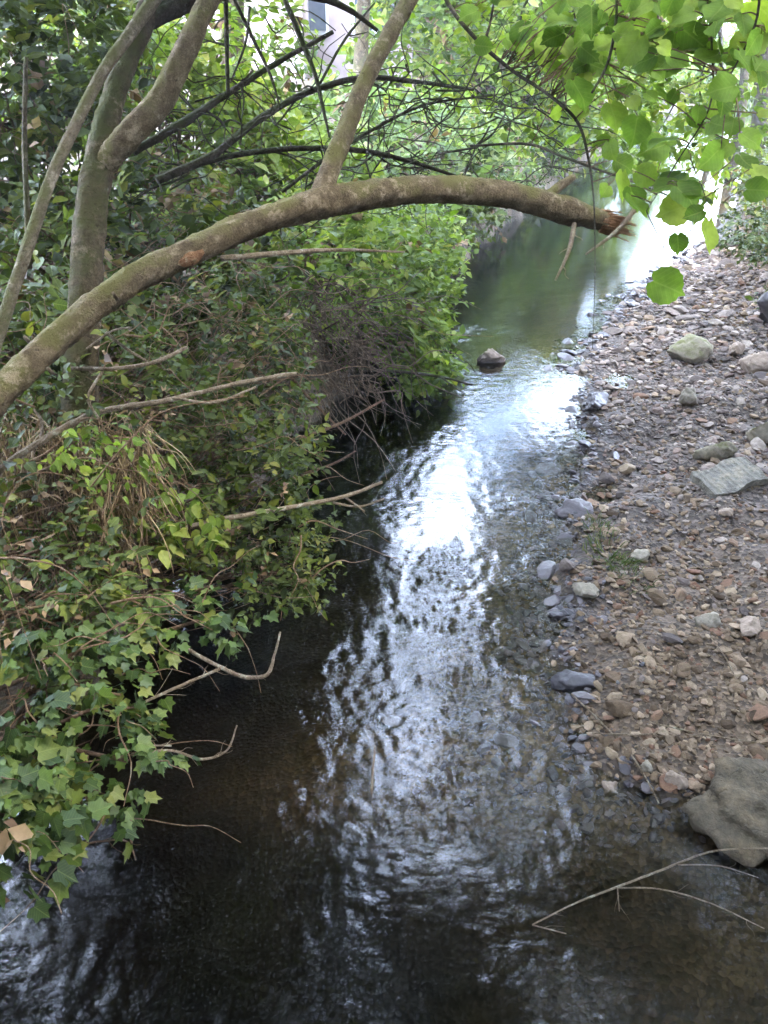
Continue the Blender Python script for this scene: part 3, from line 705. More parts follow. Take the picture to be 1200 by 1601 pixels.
# upright tree behind it, forked
base = on_ground(-1.75, 3.25); t = thing('forked_tree', 'upright forked tree behind the arching limb at the left', 'tree', base)
g = Geo(); fk = [(132, 470, 3.5, 31), (138, 380, 3.5, 29), (146, 300, 3.52, 28), (160, 235, 3.55, 28), (175, 160, 3.6, 20), (198, 90, 3.65, 20), (230, 20, 3.7, 22), (262, -90, 3.8, 20), (300, -260, 4, 18)]
tube(g, [base - np.array([0, 0, .2])] + [P(a, b, d) for a, b, d, r in fk], [.10] + [r * .84 / FPX * d for a, b, d, r in fk], 20, 12, .03, lump=.075)
link('trunk', g.mesh('trunk', base), M['bark_tree'], t)
g = Geo(); tube(g, [P(145, 300, 3.56), P(165, 255, 3.53), P(195, 218, 3.5), P(245, 165, 3.5), P(285, 90, 3.5), P(312, 30, 3.5), P(345, -30, 3.55), P(420, -200, 3.7)], np.array([8, 19, 20, 19, 17.5, 16, 16, 13]) * 3.5 / FPX, 18, 12, .03, lump=.07)
link('limb', g.mesh('limb', base), M['bark_main'], t)
g = Geo(); tube(g, [P(228, 30, 3.7), P(275, 12, 3.75), P(330, -8, 3.8), P(450, -12, 3.9), P(540, 12, 4.0), P(590, 48, 4.05)], np.array([17, 14, 12, 7, 5, 3]) * 3.7 / FPX, 10, 6, .07)
link('limb', g.mesh('limb', base), M['bark_dark'], t)
# dark side boughs reaching out over the stream
bo = [[(208, 238, 3.9, 9), (285, 192, 4.0, 9), (350, 150, 4.2, 7), (430, 100, 4.3, 6), (520, 50, 4.4, 4)],
      [(245, 282, 4.0, 9), (320, 250, 4.1, 9), (400, 190, 4.3, 8), (480, 145, 4.5, 7), (560, 122, 4.6, 6), (650, 128, 4.8, 5), (740, 140, 5, 3)],
      [(250, 275, 4.3, 8), (370, 242, 4.4, 6), (470, 232, 4.5, 6), (560, 235, 4.6, 6), (640, 252, 4.8, 5), (740, 285, 5, 3)],
      [(440, 300, 4.8, 4), (500, 255, 4.8, 4), (570, 210, 5, 4), (660, 165, 5.1, 3), (760, 150, 5.2, 2)],
      [(352, -20, 4.0, 5), (354, 70, 4.05, 5), (356, 148, 4.1, 4)], [(366, 0, 4.0, 4), (395, 60, 4.05, 4), (425, 125, 4.1, 3), (438, 170, 4.1, 2)],
      [(445, 0, 4.1, 6), (470, 60, 4.15, 6), (495, 125, 4.2, 5), (505, 170, 4.2, 4), (515, 215, 4.2, 2)], [(390, 10, 4.2, 3), (385, 60, 4.2, 3), (360, 130, 4.2, 2)], [(500, 130, 4.2, 3), (540, 60, 4.3, 3), (585, 5, 4.4, 2)],
      [(1010, 5, 4.4, 3), (960, 60, 4.4, 3), (900, 150, 4.5, 2)]]
for k, b_ in enumerate(bo[:-1]):
    g = Geo(); tube(g, [P(a, b, d) for a, b, d, r in b_], [r * .72 / FPX * d for a, b, d, r in b_], 7, 6, .14)
    if k < 4:
        c = spline([P(a, b, d) for a, b, d, r in b_], 6)
        for _ in range(16):
            s_ = c[rng.integers(4, len(c))]; e = s_ + rng.normal(size=3) * np.array([.22, .18, .16])
            tube(g, wander(s_, e, 4, .1), (.006, .002), 4, 3)
    link('bough', g.mesh('bough', base), M['bark_dark'], t)
g = Geo()
for i in range(110):
    s_ = P(rng.uniform(600, 900), rng.uniform(90, 300), rng.uniform(4.4, 5.8)); e = s_ + rng.normal(size=3) * np.array([.35, .3, .2]) + np.array([.1, 0, -.08])
    tube(g, wander(s_, e, 5, .07), (rng.uniform(.003, .008), .0015), 3, 3, cap=False)
for i in range(70):
    s_ = P(rng.uniform(230, 620), rng.uniform(20, 330), rng.uniform(4.0, 5.4)); e = s_ + rng.normal(size=3) * np.array([.4, .3, .25])
    tube(g, wander(s_, e, 5, .07), (rng.uniform(.003, .007), .0015), 3, 3, cap=False)
link('twigs', g.mesh('twigs', base), M['bark_dark'], t)['kind'] = 'stuff'
# its leafy crown over the camera, widened out of view to shade the foreground
cr = Geo(); Ls = []
for c, r, n in [((-.6, 4.6, 7.2), (2.6, 1.9, 1.3), 1500), ((-2.6, 3.0, 6.3), (1.8, 2.0, 1.6), 1000), ((1.8, 5.0, 7.4), (1.5, 1.5, 1.1), 700), ((0.3, 2.2, 7.6), (2.6, 1.5, 1.0), 800), ((-2.6, .6, 6.6), (2.2, 2.0, 1.2), 900), ((-3.9, 4.0, 6.4), (1.6, 2.2, 1.6), 800), ((.6, -.8, 7.4), (2.4, 1.6, 1.0), 600), ((.7, 6.2, 7.2), (2.6, 1.3, 1.0), 1300), ((2.6, 5.6, 6.9), (1.6, 1.6, 1.0), 900)]:
    p_, u = in_ellipsoid(n, c, r, .3); k = clumpy(p_, .5, 1.6, 5, -.4) & ~open_sky(p_); p_, u = p_[k], u[k]
    Ls.append(sprig_leaves(p_, nrm(u + rng.normal(size=u.shape) * .6), 8, .4, .17))
L = [np.concatenate([l[i] for l in Ls]) for i in range(5)]; leaves_into(cr, L, 'simple', np.clip(.45 + .22 * rng.normal(size=len(L[4])), 0, 1))
link('crown', cr.mesh('crown', base), M['leaf_mid'], t)['kind'] = 'stuff'

# thin leaning sapling in front of the forked tree
base = on_ground(-1.95, 2.9); t = thing('sapling', 'thin grey leaning stem crossing in front of the forked tree', 'sapling', base)
g = Geo(); sp = [(-15, 560, 3.1, 11), (5, 500, 3.1, 10), (50, 365, 3.1, 9.5), (85, 265, 3.12, 9), (118, 195, 3.15, 9), (165, 105, 3.2, 9), (205, 50, 3.25, 10), (250, -15, 3.3, 11), (330, -150, 3.5, 9)]
tube(g, [base] + [P(a, b, d) for a, b, d, r in sp], [.03] + [r / FPX * d for a, b, d, r in sp], 10, 6, .06)
link('trunk', g.mesh('trunk', base), bark('bark_grey', (.11, .09, .06), (.25, .205, .145), (.12, .12, .05), 1.5), t)
g = Geo(); tube(g, [P(45, 420, 3.9), P(42, 330, 3.9), P(38, 230, 3.95), P(40, 90, 4.0)], (.014, .014, .013, .010), 6, 4, .08); link('shoot', g.mesh('shoot', base), M['bark_tree'], t)

# ------------------------------------------------------------------ shrubs on the left bank
def B(px, py, d, r, n): return (P(px, py, d), r, n)
def rootof(px, py, d, dx=0):
    c = P(px, py, d); x = min(c[0] + dx, float(xL(np.array([c[1]]))[0]) - .15); return on_ground(x, c[1])
shrub('ivy_bush', 'ivy bush with lobed leaves hanging over the water at the lower left', 'bush', rootof(60, 1100, 2.7, -.5),
      [B(40, 1060, 2.7, (.3, .3, .2), 50), B(140, 1110, 2.8, (.19, .26, .2), 72), B(130, 1010, 3.0, (.26, .26, .1), 44), B(200, 1190, 2.75, (.11, .18, .1), 36), B(310, 970, 3.2, (.24, .13, .06), 36), B(50, 940, 3.05, (.28, .28, .14), 34)],
      'ivy', 'leaf_ivy', .042, 7, .13, .014, 'twig_brown', lobj=290, thr=-.1, droop=.9, canes=70, dead=.03, cane_k=.45)
shrub('ivy_bush', 'small clump of ivy cut off by the left edge near the bottom', 'bush', rootof(-60, 1300, 2.3, -.4),
      [B(15, 1275, 2.38, (.12, .15, .11), 28), B(-50, 1240, 2.35, (.2, .2, .14), 26), B(30, 1225, 2.48, (.11, .1, .05), 12)], 'ivy', 'leaf_ivy', .052, 6, .13, .012, lobj=150, thr=-.8, droop=.9, canes=12, cane_k=.3)
shrub('bramble', 'dense small-leaved bramble bulging over the dark water in mid left', 'bush', rootof(280, 800, 4.0, -.6),
      [B(408, 848, 4.4, (.36, .4, .34), 300), B(462, 900, 4.5, (.15, .2, .11), 90), B(330, 760, 4.2, (.5, .45, .36), 420), B(400, 690, 4.6, (.32, .35, .32), 220), B(240, 690, 4.1, (.42, .4, .35), 260), B(190, 870, 3.7, (.42, .4, .18), 190), B(420, 600, 4.9, (.25, .3, .35), 130)],
      'ovate', 'leaf_mid', .042, 8, .16, .012, 'twig_brown', lobj=290, thr=.3, bare=18, canes=80, dead=.04, cane_k=.6)
shrub('bramble', 'tangled brown and green bramble at the left edge below the limb', 'bush', rootof(60, 760, 3.3, -.5),
      [B(60, 860, 3.1, (.4, .35, .22), 190), B(70, 720, 3.3, (.38, .35, .3), 120), B(160, 620, 3.7, (.36, .35, .3), 130), B(30, 930, 2.9, (.32, .3, .16), 120), B(290, 560, 4.4, (.4, .4, .35), 200), B(360, 500, 4.9, (.4, .4, .35), 200)],
      'ovate', 'leaf_mid', .042, 8, .16, .012, 'twig_brown', lobj=200, thr=.35, bare=24, canes=130, dead=.10, cane_k=.7)
shrub('hazel_bush', 'bright green bush trailing into the water on the left, beyond the limb', 'bush', rootof(560, 450, 8.5, -.4),
      [B(630, 470, 9.0, (.55, .7, .6), 480), B(655, 560, 8.4, (.28, .4, .38), 200), B(560, 420, 8.2, (.7, .7, .6), 480), B(490, 410, 7.0, (.6, .6, .5), 330), B(655, 392, 10.0, (.45, .7, .45), 260), B(620, 380, 9.5, (.7, .8, .5), 330)],
      'ovate', 'leaf_bright', .085, 8, .25, .02, lobj=280, thr=-.05, dead=.02)
shrub('laurel_bush', 'dark evergreen bush filling the shade behind the forked tree', 'bush', rootof(200, 330, 5.4, -.4),
      [B(60, 420, 4.9, (.7, .6, .6), 330), B(230, 380, 5.4, (.7, .6, .6), 380), B(60, 230, 5.4, (.8, .6, .7), 380), B(330, 430, 5.8, (.6, .6, .5), 330), B(120, 560, 4.3, (.5, .5, .4), 200), B(-60, 600, 3.8, (.5, .5, .5), 200)],
      'ovate', 'leaf_mid', .075, 8, .22, .02, lobj=200, thr=.05, canes=120, dead=.1)
shrub('elder_bush', 'yellow-green bush on the left bank behind the dark boughs', 'bush', rootof(330, 200, 8.5, -.5),
      [B(280, 200, 8.0, (1.0, .8, .8), 420), B(400, 270, 8.5, (1.0, .8, .7), 420), B(330, 90, 8.6, (1.1, .8, .8), 380), B(160, 80, 7.6, (.9, .8, .8), 380), B(480, 330, 8.8, (.8, .8, .6), 300)],
      'ovate', 'leaf_bright', .11, 8, .3, .03, lobj=260, thr=.1)
shrub('elder_bush', 'dark blue-green foliage in the top left corner', 'bush', rootof(20, 80, 5.6, -.4),
      [B(50, 60, 5.6, (.75, .6, .6), 300), B(-30, 150, 5.2, (.6, .5, .6), 200)], 'ovate', 'leaf_mid', .09, 8, .25, .02, lobj=120, thr=-.2)
shrub('willow_bush', 'pale leafy bush at the bend of the stream behind the limb', 'bush', rootof(620, 260, 13, -.3),
      [B(560, 250, 12.5, (1.3, 1.1, .9), 400), B(660, 250, 14, (1.3, 1.1, 1.0), 430), B(740, 260, 15.5, (1.0, 1.2, .8), 330)],
      'ovate', 'leaf_pale', .15, 8, .4, .03, thr=-.1)
shrub('willow_bush', 'tall pale thicket closing the far bank above the broken end of the limb', 'bush', on_ground(3.6, 22.5),
      [((3.0, 21.5, 1.6), (1.8, 1.4, 1.4), 380), ((5.0, 25, 2.2), (2.2, 1.8, 1.8), 420), ((1.5, 22, 2.8), (2.2, 1.6, 1.8), 420), ((7.5, 30, 2.2), (2.2, 1.8, 1.7), 330), ((3.2, 24.5, 4.6), (2.4, 2, 2.2), 900), ((6.0, 26, 4.9), (2.2, 2, 2.0), 800), ((1.2, 24.0, 5.2), (2.0, 1.8, 2.0), 600)],
      'simple', 'leaf_bright', .26, 8, .5, .04, thr=-.3)

for lb, px, py, dd, n_, sz in (('yellow-green leafy spray on the front of the bramble', 300, 812, 3.55, 16, .055), ('small yellow-green spray above the dry stalks', 185, 715, 3.2, 9, .04), ('yellowish leaf spray left of the long pale dead branch', 120, 690, 3.0, 8, .04)):
    shrub('leafy_spray', lb, 'plant', P(px - 40, py + 30, dd + .3), [(P(px, py, dd), (.10, .1, .06), n_)], 'ovate', 'leaf_bright', sz, 6, .14, .006, thr=-9, tone_shift=.25, dead=0, droop=.8, lobj=40)
shrub('reed_bush', 'dark green waterside bush at the left of the bend just above the limb', 'bush', rootof(735, 335, 14.5, -.2),
      [B(722, 345, 13.8, (.5, .7, .45), 240), B(770, 318, 16.5, (.7, .9, .5), 260), B(845, 282, 20.5, (.9, 1.2, .7), 260), B(660, 330, 12.5, (.7, .8, .6), 260)], 'ovate', 'leaf_mid', .12, 8, .3, .02, thr=-.4)
# dead brushwood hanging to the water under the bright bush
base = rootof(500, 560, 6.3, -.3); t = thing('dead_brush', 'tangle of bare grey twigs hanging down to the dark water', 'brushwood', base)
g = Geo()
for i in range(230):
    s_ = P(rng.uniform(400, 580), rng.uniform(440, 600), rng.uniform(5.4, 6.6)); e = s_ + np.array([rng.normal(.18, .28), rng.normal(-.05, .25), rng.normal(-.25, .22)])
    e[2] = max(e[2], .01); pth = wander(s_, e, 5, .1, .1); tube(g, pth, (rng.uniform(.003, .010), .002), 3, 3, cap=False, tone=rng.uniform())
link('twigs', g.mesh('twigs', base), bark('twig_grey', (.06, .042, .028), (.17, .125, .085), None, 2), t)['kind'] = 'stuff'
# dry hanging stalks on the bank at the left
base = rootof(90, 780, 3.4, -.2); t = thing('dry_grass', 'brown dry stalks hanging down the bank at the left', 'grass', base)
g = Geo()
for i in range(700):
    s_ = P(rng.uniform(-20, 240), rng.uniform(640, 800), rng.uniform(3.25, 3.9)); e = s_ + np.array([rng.normal(.02, .1), rng.normal(-.05, .1), -abs(rng.normal(.25, .1))])
    tube(g, wander(s_, e, 4, .06, .08), (.004, .0012), 3, 2, cap=False, tone=rng.uniform())
link('stalks', g.mesh('stalks', base), M['straw'], t)['kind'] = 'stuff'

# ------------------------------------------------------------------ single dead branches
def stick(label, paths, mat='twig_pale', name='dead_branch', cat='branch', k=1.0):
    base = P(*paths[0][0][:3]); o = None; g = Geo()
    for j, pp in enumerate(paths):
        w_ = np.array([P(*a[:3]) for a in pp]); w_[1:-1] += rng.normal(size=(len(w_) - 2, 3)) * .006
        tube(g, w_, [a[3] / FPX * a[2] * k * .85 for a in pp], 7, 7, .18)
        side_shoots(g, w_, .0016, 7 if j == 0 else 3, .10 if j == 0 else .05)
    o = link(name, g.mesh(name, base), M[mat], None, base); tag(o, label, cat); return o
stick('long pale dead branch slanting out of the bramble towards the stream', [[(-30, 755, 2.95, 7), (60, 692, 3.0, 6), (150, 650, 3.1, 6), (250, 626, 3.2, 5), (400, 596, 3.4, 4), (462, 584, 3.5, 4)], [(62, 692, 3.0, 3), (66, 660, 3.02, 3), (52, 640, 3.05, 2)], [(270, 622, 3.2, 3), (330, 628, 3.2, 2.5), (400, 605, 3.25, 2)]])
stick('short pale snapped twig below the arching limb', [[(110, 576, 2.9, 3.5), (180, 580, 2.95, 4), (240, 568, 3.0, 4), (292, 543, 3.05, 3)], [(160, 580, 2.95, 3), (143, 620, 2.95, 3), (155, 655, 3.0, 2)], [(165, 520, 2.95, 3), (200, 545, 3.0, 3), (230, 565, 3.0, 2)], [(135, 545, 2.95, 2), (180, 515, 3, 2), (205, 512, 3, 2)]])
stick('long bare branch reaching from the bramble tip over dark water', [[(160, 862, 3.6, 5), (250, 838, 3.7, 6), (340, 812, 3.8, 5), (470, 792, 4.0, 4), (540, 778, 4.1, 4), (597, 754, 4.2, 2.5)], [(520, 786, 4.08, 2.5), (560, 792, 4.1, 2), (600, 780, 4.1, 1.5)], [(540, 778, 4.1, 2), (570, 800, 4.1, 1.5)]])
stick('forked pale twig poking from the ivy above the water', [[(215, 1102, 2.85, 2.5), (285, 1075, 2.9, 3), (345, 1045, 2.95, 3)], [(285, 1010, 3.1, 3), (345, 1043, 3.0, 4), (385, 1055, 3.0, 4), (418, 1060, 3.0, 4), (430, 1025, 3.05, 2.5), (438, 988, 3.1, 2)]])
stick('thin curved twig hanging low over the water beside the ivy', [[(205, 1180, 2.8, 2.5), (265, 1174, 2.85, 2.5), (320, 1190, 2.9, 2.5), (350, 1172, 2.95, 2), (370, 1134, 3.0, 1.5)], [(210, 1165, 2.8, 2), (268, 1166, 2.85, 1.5)]])
stick('faint curved twig over the water near the lowest ivy', [[(110, 1325, 2.6, 1.8), (165, 1318, 2.65, 1.8), (205, 1318, 2.7, 1.6), (212, 1345, 2.7, 1.2)]], 'twig_brown')
stick('dark thin twig reaching out over the water from the bright bush', [[(560, 578, 7.4, 3), (640, 582, 7.2, 3), (700, 592, 7.0, 2.5), (738, 602, 6.9, 2)], [(690, 590, 7.0, 2), (728, 618, 6.9, 1.2)]], 'bark_dark')
stick('sharp bare twigs sticking out of the bush above the dark water', [[(450, 690, 4.7, 3), (520, 665, 4.8, 3), (600, 625, 5.0, 2)], [(470, 742, 4.6, 2.5), (530, 720, 4.7, 2.2), (556, 705, 4.7, 1.5)], [(440, 570, 4.9, 3), (470, 610, 5.0, 2.5), (540, 680, 5.1, 1.8)]], 'twig_brown')
def gstick(label, paths, mat='twig_pale', lift=.02, name='fallen_twig', cat='twig'):
    base = None; g = Geo()
    for pp in paths:
        pts = []
        for a, b, r, z in pp:
            c = G(a, b, 0.05)
            for _ in range(3): c = G(a, b, max(gz(c[0], c[1]), 0) + lift + z)
            pts.append(c)
        d = (np.array(pts) - CAM) @ FW; tube(g, pts, [a[2] * .6 / FPX * dd for a, dd in zip(pp, d)], 5, 7, .2); side_shoots(g, pts, .001, 4, .07)
        if base is None: base = pts[0]
    o = link(name, g.mesh(name, base), M[mat], None, base); tag(o, label, cat)
gstick('branched dead twig lying across the water at the lower right', [[(832, 1446, 2, 0), (900, 1412, 2.5, .01), (962, 1388, 3, .03), (1030, 1362, 3, .06), (1110, 1332, 2.5, .12), (1215, 1326, 2, .15)], [(962, 1388, 2.2, .03), (1030, 1390, 2, .03), (1110, 1412, 2, .02), (1195, 1452, 1.5, 0)], [(1060, 1352, 2, .08), (1130, 1355, 1.8, .06), (1185, 1372, 1.2, .05)], [(832, 1446, 2, 0), (885, 1460, 1.8, 0)], [(965, 1388, 1.5, .03), (968, 1425, 1.2, 0)]], 'twig_pale', .01)
gstick('thin straight twig running down the gravel into the water', [[(893, 1085, 2, .02), (950, 1140, 2.5, .01), (1000, 1200, 2.2, .01), (1030, 1256, 2, 0)]], 'twig_pale', .03)
gstick('long thin twig lying level across the brown gravel', [[(925, 1146, 2, .01), (1010, 1148, 3, .01), (1020, 1147, 2, .01)], [(1010, 1128, 1.8, .02), (1100, 1148, 2.2, .02), (1205, 1164, 2, .01)]], 'twig_pale', .03)
gstick('short bent twig on the gravel near the right edge', [[(1112, 998, 1.8, .01), (1135, 1030, 2.2, .01), (1148, 1056, 1.5, .0)]], 'twig_pale', .03)
gstick('pale stick standing in the ripples of mid stream', [[(586, 1166, 2.5, .12), (582, 1210, 3.5, .06), (580, 1252, 3.5, -.03)]], 'twig_pale', .0)

# ------------------------------------------------------------------ grass tufts
def tuft(label, px, py, n, h, r, mat='grass', name='grass_tuft'):
    c = G(px, py, .1); c = on_ground(c[0], c[1]); g = Geo()
    for i in range(n):
        a = rng.uniform(0, 6.28); rr = r * math.sqrt(rng.uniform()); s_ = np.array([math.cos(a) * rr, math.sin(a) * rr * 1.6, 0]); hh_ = h * rng.uniform(.4, 1.2)
        s_[2] = gz(c[0] + s_[0], c[1] + s_[1]) - c[2]
        dd = np.array([math.cos(a) * .6 + rng.normal() * .3, math.sin(a) * .6 + rng.normal() * .3, 1.0]); dd[2] = 1
        p1 = s_ + dd * hh_ * .5; p2 = p1 + np.array([dd[0] * 1.1, dd[1] * 1.1, .15]) * hh_ * .5; w = nrm(np.cross(dd, rng.normal(size=3))) * h * .035
        g.add(np.array([s_ - w, s_ + w, p1 - w * .7, p1 + w * .7, p2]), None, [(0, 1, 3), (0, 3, 2), (2, 3, 4)], rng.uniform())
    o = link(name, g.mesh(name), M[mat], None, c); o['label'] = label; o['category'] = 'grass'
tuft('small green grass tuft on the shingle near the water', 950, 862, 130, .11, .16)
tuft('low spread of green blades beside the flat pale stone', 985, 890, 160, .08, .14)
tuft('sparse grass tuft below the dark wet boulder', 935, 820, 100, .09, .1)

# ------------------------------------------------------------------ right bank
shrub('fern_clump', 'dark leafy undergrowth on the right bank above the shingle', 'undergrowth', on_ground(6.2, 11.2),
      [((5.9, 11.6, gz(5.9, 11.6) + .2), (.9, .9, .35), 330), ((6.8, 10.6, gz(6.8, 10.6) + .3), (.8, .9, .5), 300), ((6.0, 13.2, gz(6.0, 13.2) + .25), (.6, 1.0, .35), 230), ((5.0, 9.4, gz(5., 9.4) + .1), (.5, .6, .22), 90)],
      'ovate', 'leaf_dark', .075, 7, .2, .012, thr=-.2, lobj=200)
shrub('fern_clump', 'low green bushes at the foot of the trunks on the right bank', 'undergrowth', on_ground(7.9, 16.0),
      [((6.7, 13.8, gz(6.7, 13.8) + .25), (.6, .9, .4), 240), ((7.7, 16.4, gz(7.7, 16.4) + .4), (.8, 1.2, .6), 300), ((9.2, 19.5, gz(9.2, 19.5) + .6), (1.0, 1.5, .9), 340), ((10.6, 22.5, gz(10.6, 22.5) + .8), (1.2, 1.6, 1.2), 340), ((8.6, 15.0, gz(8.6, 15) + .8), (1., 1.2, 1.0), 300)],
      'simple', 'leaf_mid', .11, 7, .25, .012, thr=-.2)
def GT(px, py):
    r = ray(px, py); d = np.linspace(2, 60, 3000); q_ = CAM + d[:, None] * r; i = int(np.argmax(q_[:, 2] < terrain(q_[:, 0], q_[:, 1]))); return q_[i]
def bg_tree(label, base, h, lean, crown, mat, size, r=.16, nlimb=7, thr=-.25, gap=True, leaf='simple', group=None, bark_='bark_tree', name='tree', low=None):
    base = np.asarray(base, float); t = thing(name, label, 'tree', base, group); tk = Geo()
    top = base + np.array([lean[0], lean[1], h]); pth = wander(base - np.array([0, 0, .3]), top, 6, .025); pth[1:-1, :2] += 0
    c = tube(tk, pth, (r * 1.25, r, r * .85, r * .7, r * .4, r * .15), 12, 6, .08)
    g = Geo(); Ls = []; tn = []
    for bi, (cc, rr, n) in enumerate(crown):
        cc = np.asarray(cc, float); rr = np.asarray(rr, float)
        ncl = 16; cl, _ = in_ellipsoid(ncl, cc, rr * .85, .5)
        if gap: cl = cl[~open_sky(cl)]
        if not len(cl): continue
        for e in cl[:nlimb]:
            s_ = c[int(np.clip(np.searchsorted(c[:, 2], e[2] - .8 * rr[2] - .4), len(c) // 4, len(c) - 2))]
            tube(tk, wander(s_, e, 5, .07, .08), (r * .35, r * .22, r * .06), 6, 3, cap=False)
        p_, u = in_ellipsoid(n, cc, rr, .45); dist = np.min(np.linalg.norm((p_[:, None, :] - cl[None]) / (rr * .5), axis=-1), 1)
        k = (dist < 1.0 + .25 * rng.normal(size=n)) & clumpy(p_, rr.mean() * .2, rr.mean() * .8, 60 + bi + len(label), thr)
        if gap: k &= ~open_sky(p_)
        k &= p_[:, 2] > np.maximum(terrain(p_[:, 0], p_[:, 1]), 0) + .1
        p_, u = p_[k], u[k]
        if not len(p_): continue
        Ls.append(sprig_leaves(p_, nrm(u + rng.normal(size=u.shape) * .6), 8, size * 2.6, size)); tn.append(np.repeat(.45 + .2 * rng.normal(size=len(p_)), 8) + .1 * rng.normal(size=len(p_) * 8))
    link('trunk', tk.mesh('trunk', base), M[bark_], t)
    L = [np.concatenate([l[i] for l in Ls]) for i in range(5)]; leaves_into(g, L, leaf, np.clip(np.concatenate(tn), 0, 1))
    link('crown', g.mesh('crown', base), M[mat], t)['kind'] = 'stuff'
    return t
bg_tree('grey tree trunk on the right bank nearest the right edge', GT(1172, 300), 9, (.3, .2), [((6.6, 12, 8.0), (2.6, 3.2, 2.4), 2600), ((7.6, 10, 5.6), (1.4, 2, 1.4), 700), ((3.3, 11.4, 7.3), (1.9, 3.4, 1.4), 2200), ((4.1, 16.8, 7.0), (1.9, 3.0, 1.6), 1800)], 'leaf_mid', .2, .17, bark_='bark_dark')
bg_tree('second slimmer grey trunk just left of the one at the right edge', GT(1140, 285), 8, (-.1, .5), [((6.6, 16, 7.0), (2.2, 3, 2.2), 1800)], 'leaf_bright', .2, .11, bark_='bark_dark')
bg_tree('thin dark leaning trunk left of the two grey trunks on the right', GT(1112, 255), 7, (-1.0, .4), [((7.2, 19.5, 6.6), (2.2, 2.5, 2.2), 1300)], 'leaf_bright', .2, .08, bark_='bark_dark')
bg_tree('tall tree behind the gravel on the right, its crown over the water', on_ground(5.6, 6.4), 9, (-.6, .4), [((6.4, 6.8, 7.2), (3.2, 3.6, 2.2), 3300), ((4.4, 4.4, 8.0), (2.2, 2.4, 1.4), 1400), ((7.5, 2.2, 7.0), (3.0, 2.8, 2.0), 2200), ((3.4, -1.0, 7.6), (2.6, 2.0, 1.2), 1000)], 'leaf_mid', .19, .17)  # out of view but for its reflection; crown enlarged to shade the gravel
bg_tree('tall dark tree rising out of the bushes on the left bank', on_ground(-3.4, 7.2), 10, (.8, .4), [((-1.8, 8.4, 6.8), (1.5, 2.4, 1.8), 1700), ((-1.3, 10.2, 5.6), (1.1, 1.5, 1.3), 700)], 'leaf_mid', .2, .19)
bg_tree('tall tree on the left bank behind the yellow-green bush', on_ground(-2.2, 13.0), 10, (.6, .4), [((-1.3, 13.2, 7.0), (1.5, 2.4, 1.9), 1900)], 'leaf_mid', .2, .17)
bg_tree('tree on the far left bank beside the house', on_ground(-.6, 19.5), 9, (.4, .4), [((-.3, 19.8, 6.4), (1.6, 2.0, 2.0), 1000)], 'leaf_bright', .22, .15)

shrub('leafy_spray', 'airy spray of small bright leaves above the broken end of the limb', 'branch', P(860, -60, 6.0), [(P(790, 95, 6.2), (.55, .5, .38), 70), (P(900, 130, 6.6), (.5, .5, .45), 90), (P(980, 180, 7.0), (.5, .5, .35), 80), (P(700, 60, 6.4), (.5, .5, .3), 50), (P(1060, 150, 7.0), (.4, .5, .5), 60)],
      'ovate', 'leaf_bright', .075, 7, .28, .008, 'bark_dark', thr=-.2, dead=0, tone_shift=.1, lobj=200)
shrub('leafy_spray', 'loose spray of leaves hanging over the far glinting water at the right', 'branch', P(1130, 60, 9.0), [(P(1075, 235, 9.0), (.5, .6, .45), 80), (P(1130, 180, 9.5), (.6, .6, .5), 90), (P(1010, 235, 9.5), (.35, .5, .25), 36)],
      'ovate', 'leaf_bright', .095, 7, .3, .01, 'bark_dark', thr=-.2, dead=0, lobj=120)
# hanging leafy branch near the camera at the upper right
base = P(700, -60, 2.3); t = thing('hanging_branch', 'leafy branch with broad fresh green leaves hanging down near the camera at upper right', 'branch', base)
HB = [[(676, -60, 2.3, 5), (700, 5, 2.3, 5.5), (745, 62, 2.3, 6), (800, 110, 2.3, 5), (860, 150, 2.25, 4.5), (905, 195, 2.2, 4), (922, 262, 2.2, 3), (930, 400, 2.2, 1.2), (926, 545, 2.2, .8)],
      [(735, 228, 2.6, 3), (830, 226, 2.5, 4), (880, 245, 2.4, 4), (935, 265, 2.3, 3.5), (1000, 288, 2.2, 3), (1060, 312, 2.1, 2)], [(962, -60, 2.0, 4), (962, 40, 2.0, 4), (945, 110, 2.0, 4), (925, 145, 2.0, 3)],
      [(1112, -60, 1.9, 3), (1112, 60, 1.9, 3), (1108, 170, 1.9, 2.5), (1060, 250, 1.95, 2), (1010, 330, 2.0, 1.2)], [(1190, -60, 1.7, 4), (1180, 40, 1.75, 3), (1140, 120, 1.8, 2)],
      [(640, 225, 2.9, 1.5), (700, 180, 2.8, 2), (760, 60, 2.7, 3), (780, -60, 2.6, 3)], [(1010, 330, 2.0, 1.5), (1040, 400, 2.0, 1), (1045, 450, 2.0, .8)], [(1080, 250, 1.95, 1.5), (1105, 320, 1.95, 1), (1108, 360, 1.95, .8)]]
for b_ in HB:
    g = Geo(); tube(g, [P(a, b, d) for a, b, d, r in b_], [r * .6 / FPX * d for a, b, d, r in b_], 6, 6, .06); link('stem', g.mesh('stem', base), M['bark_dark'], t)
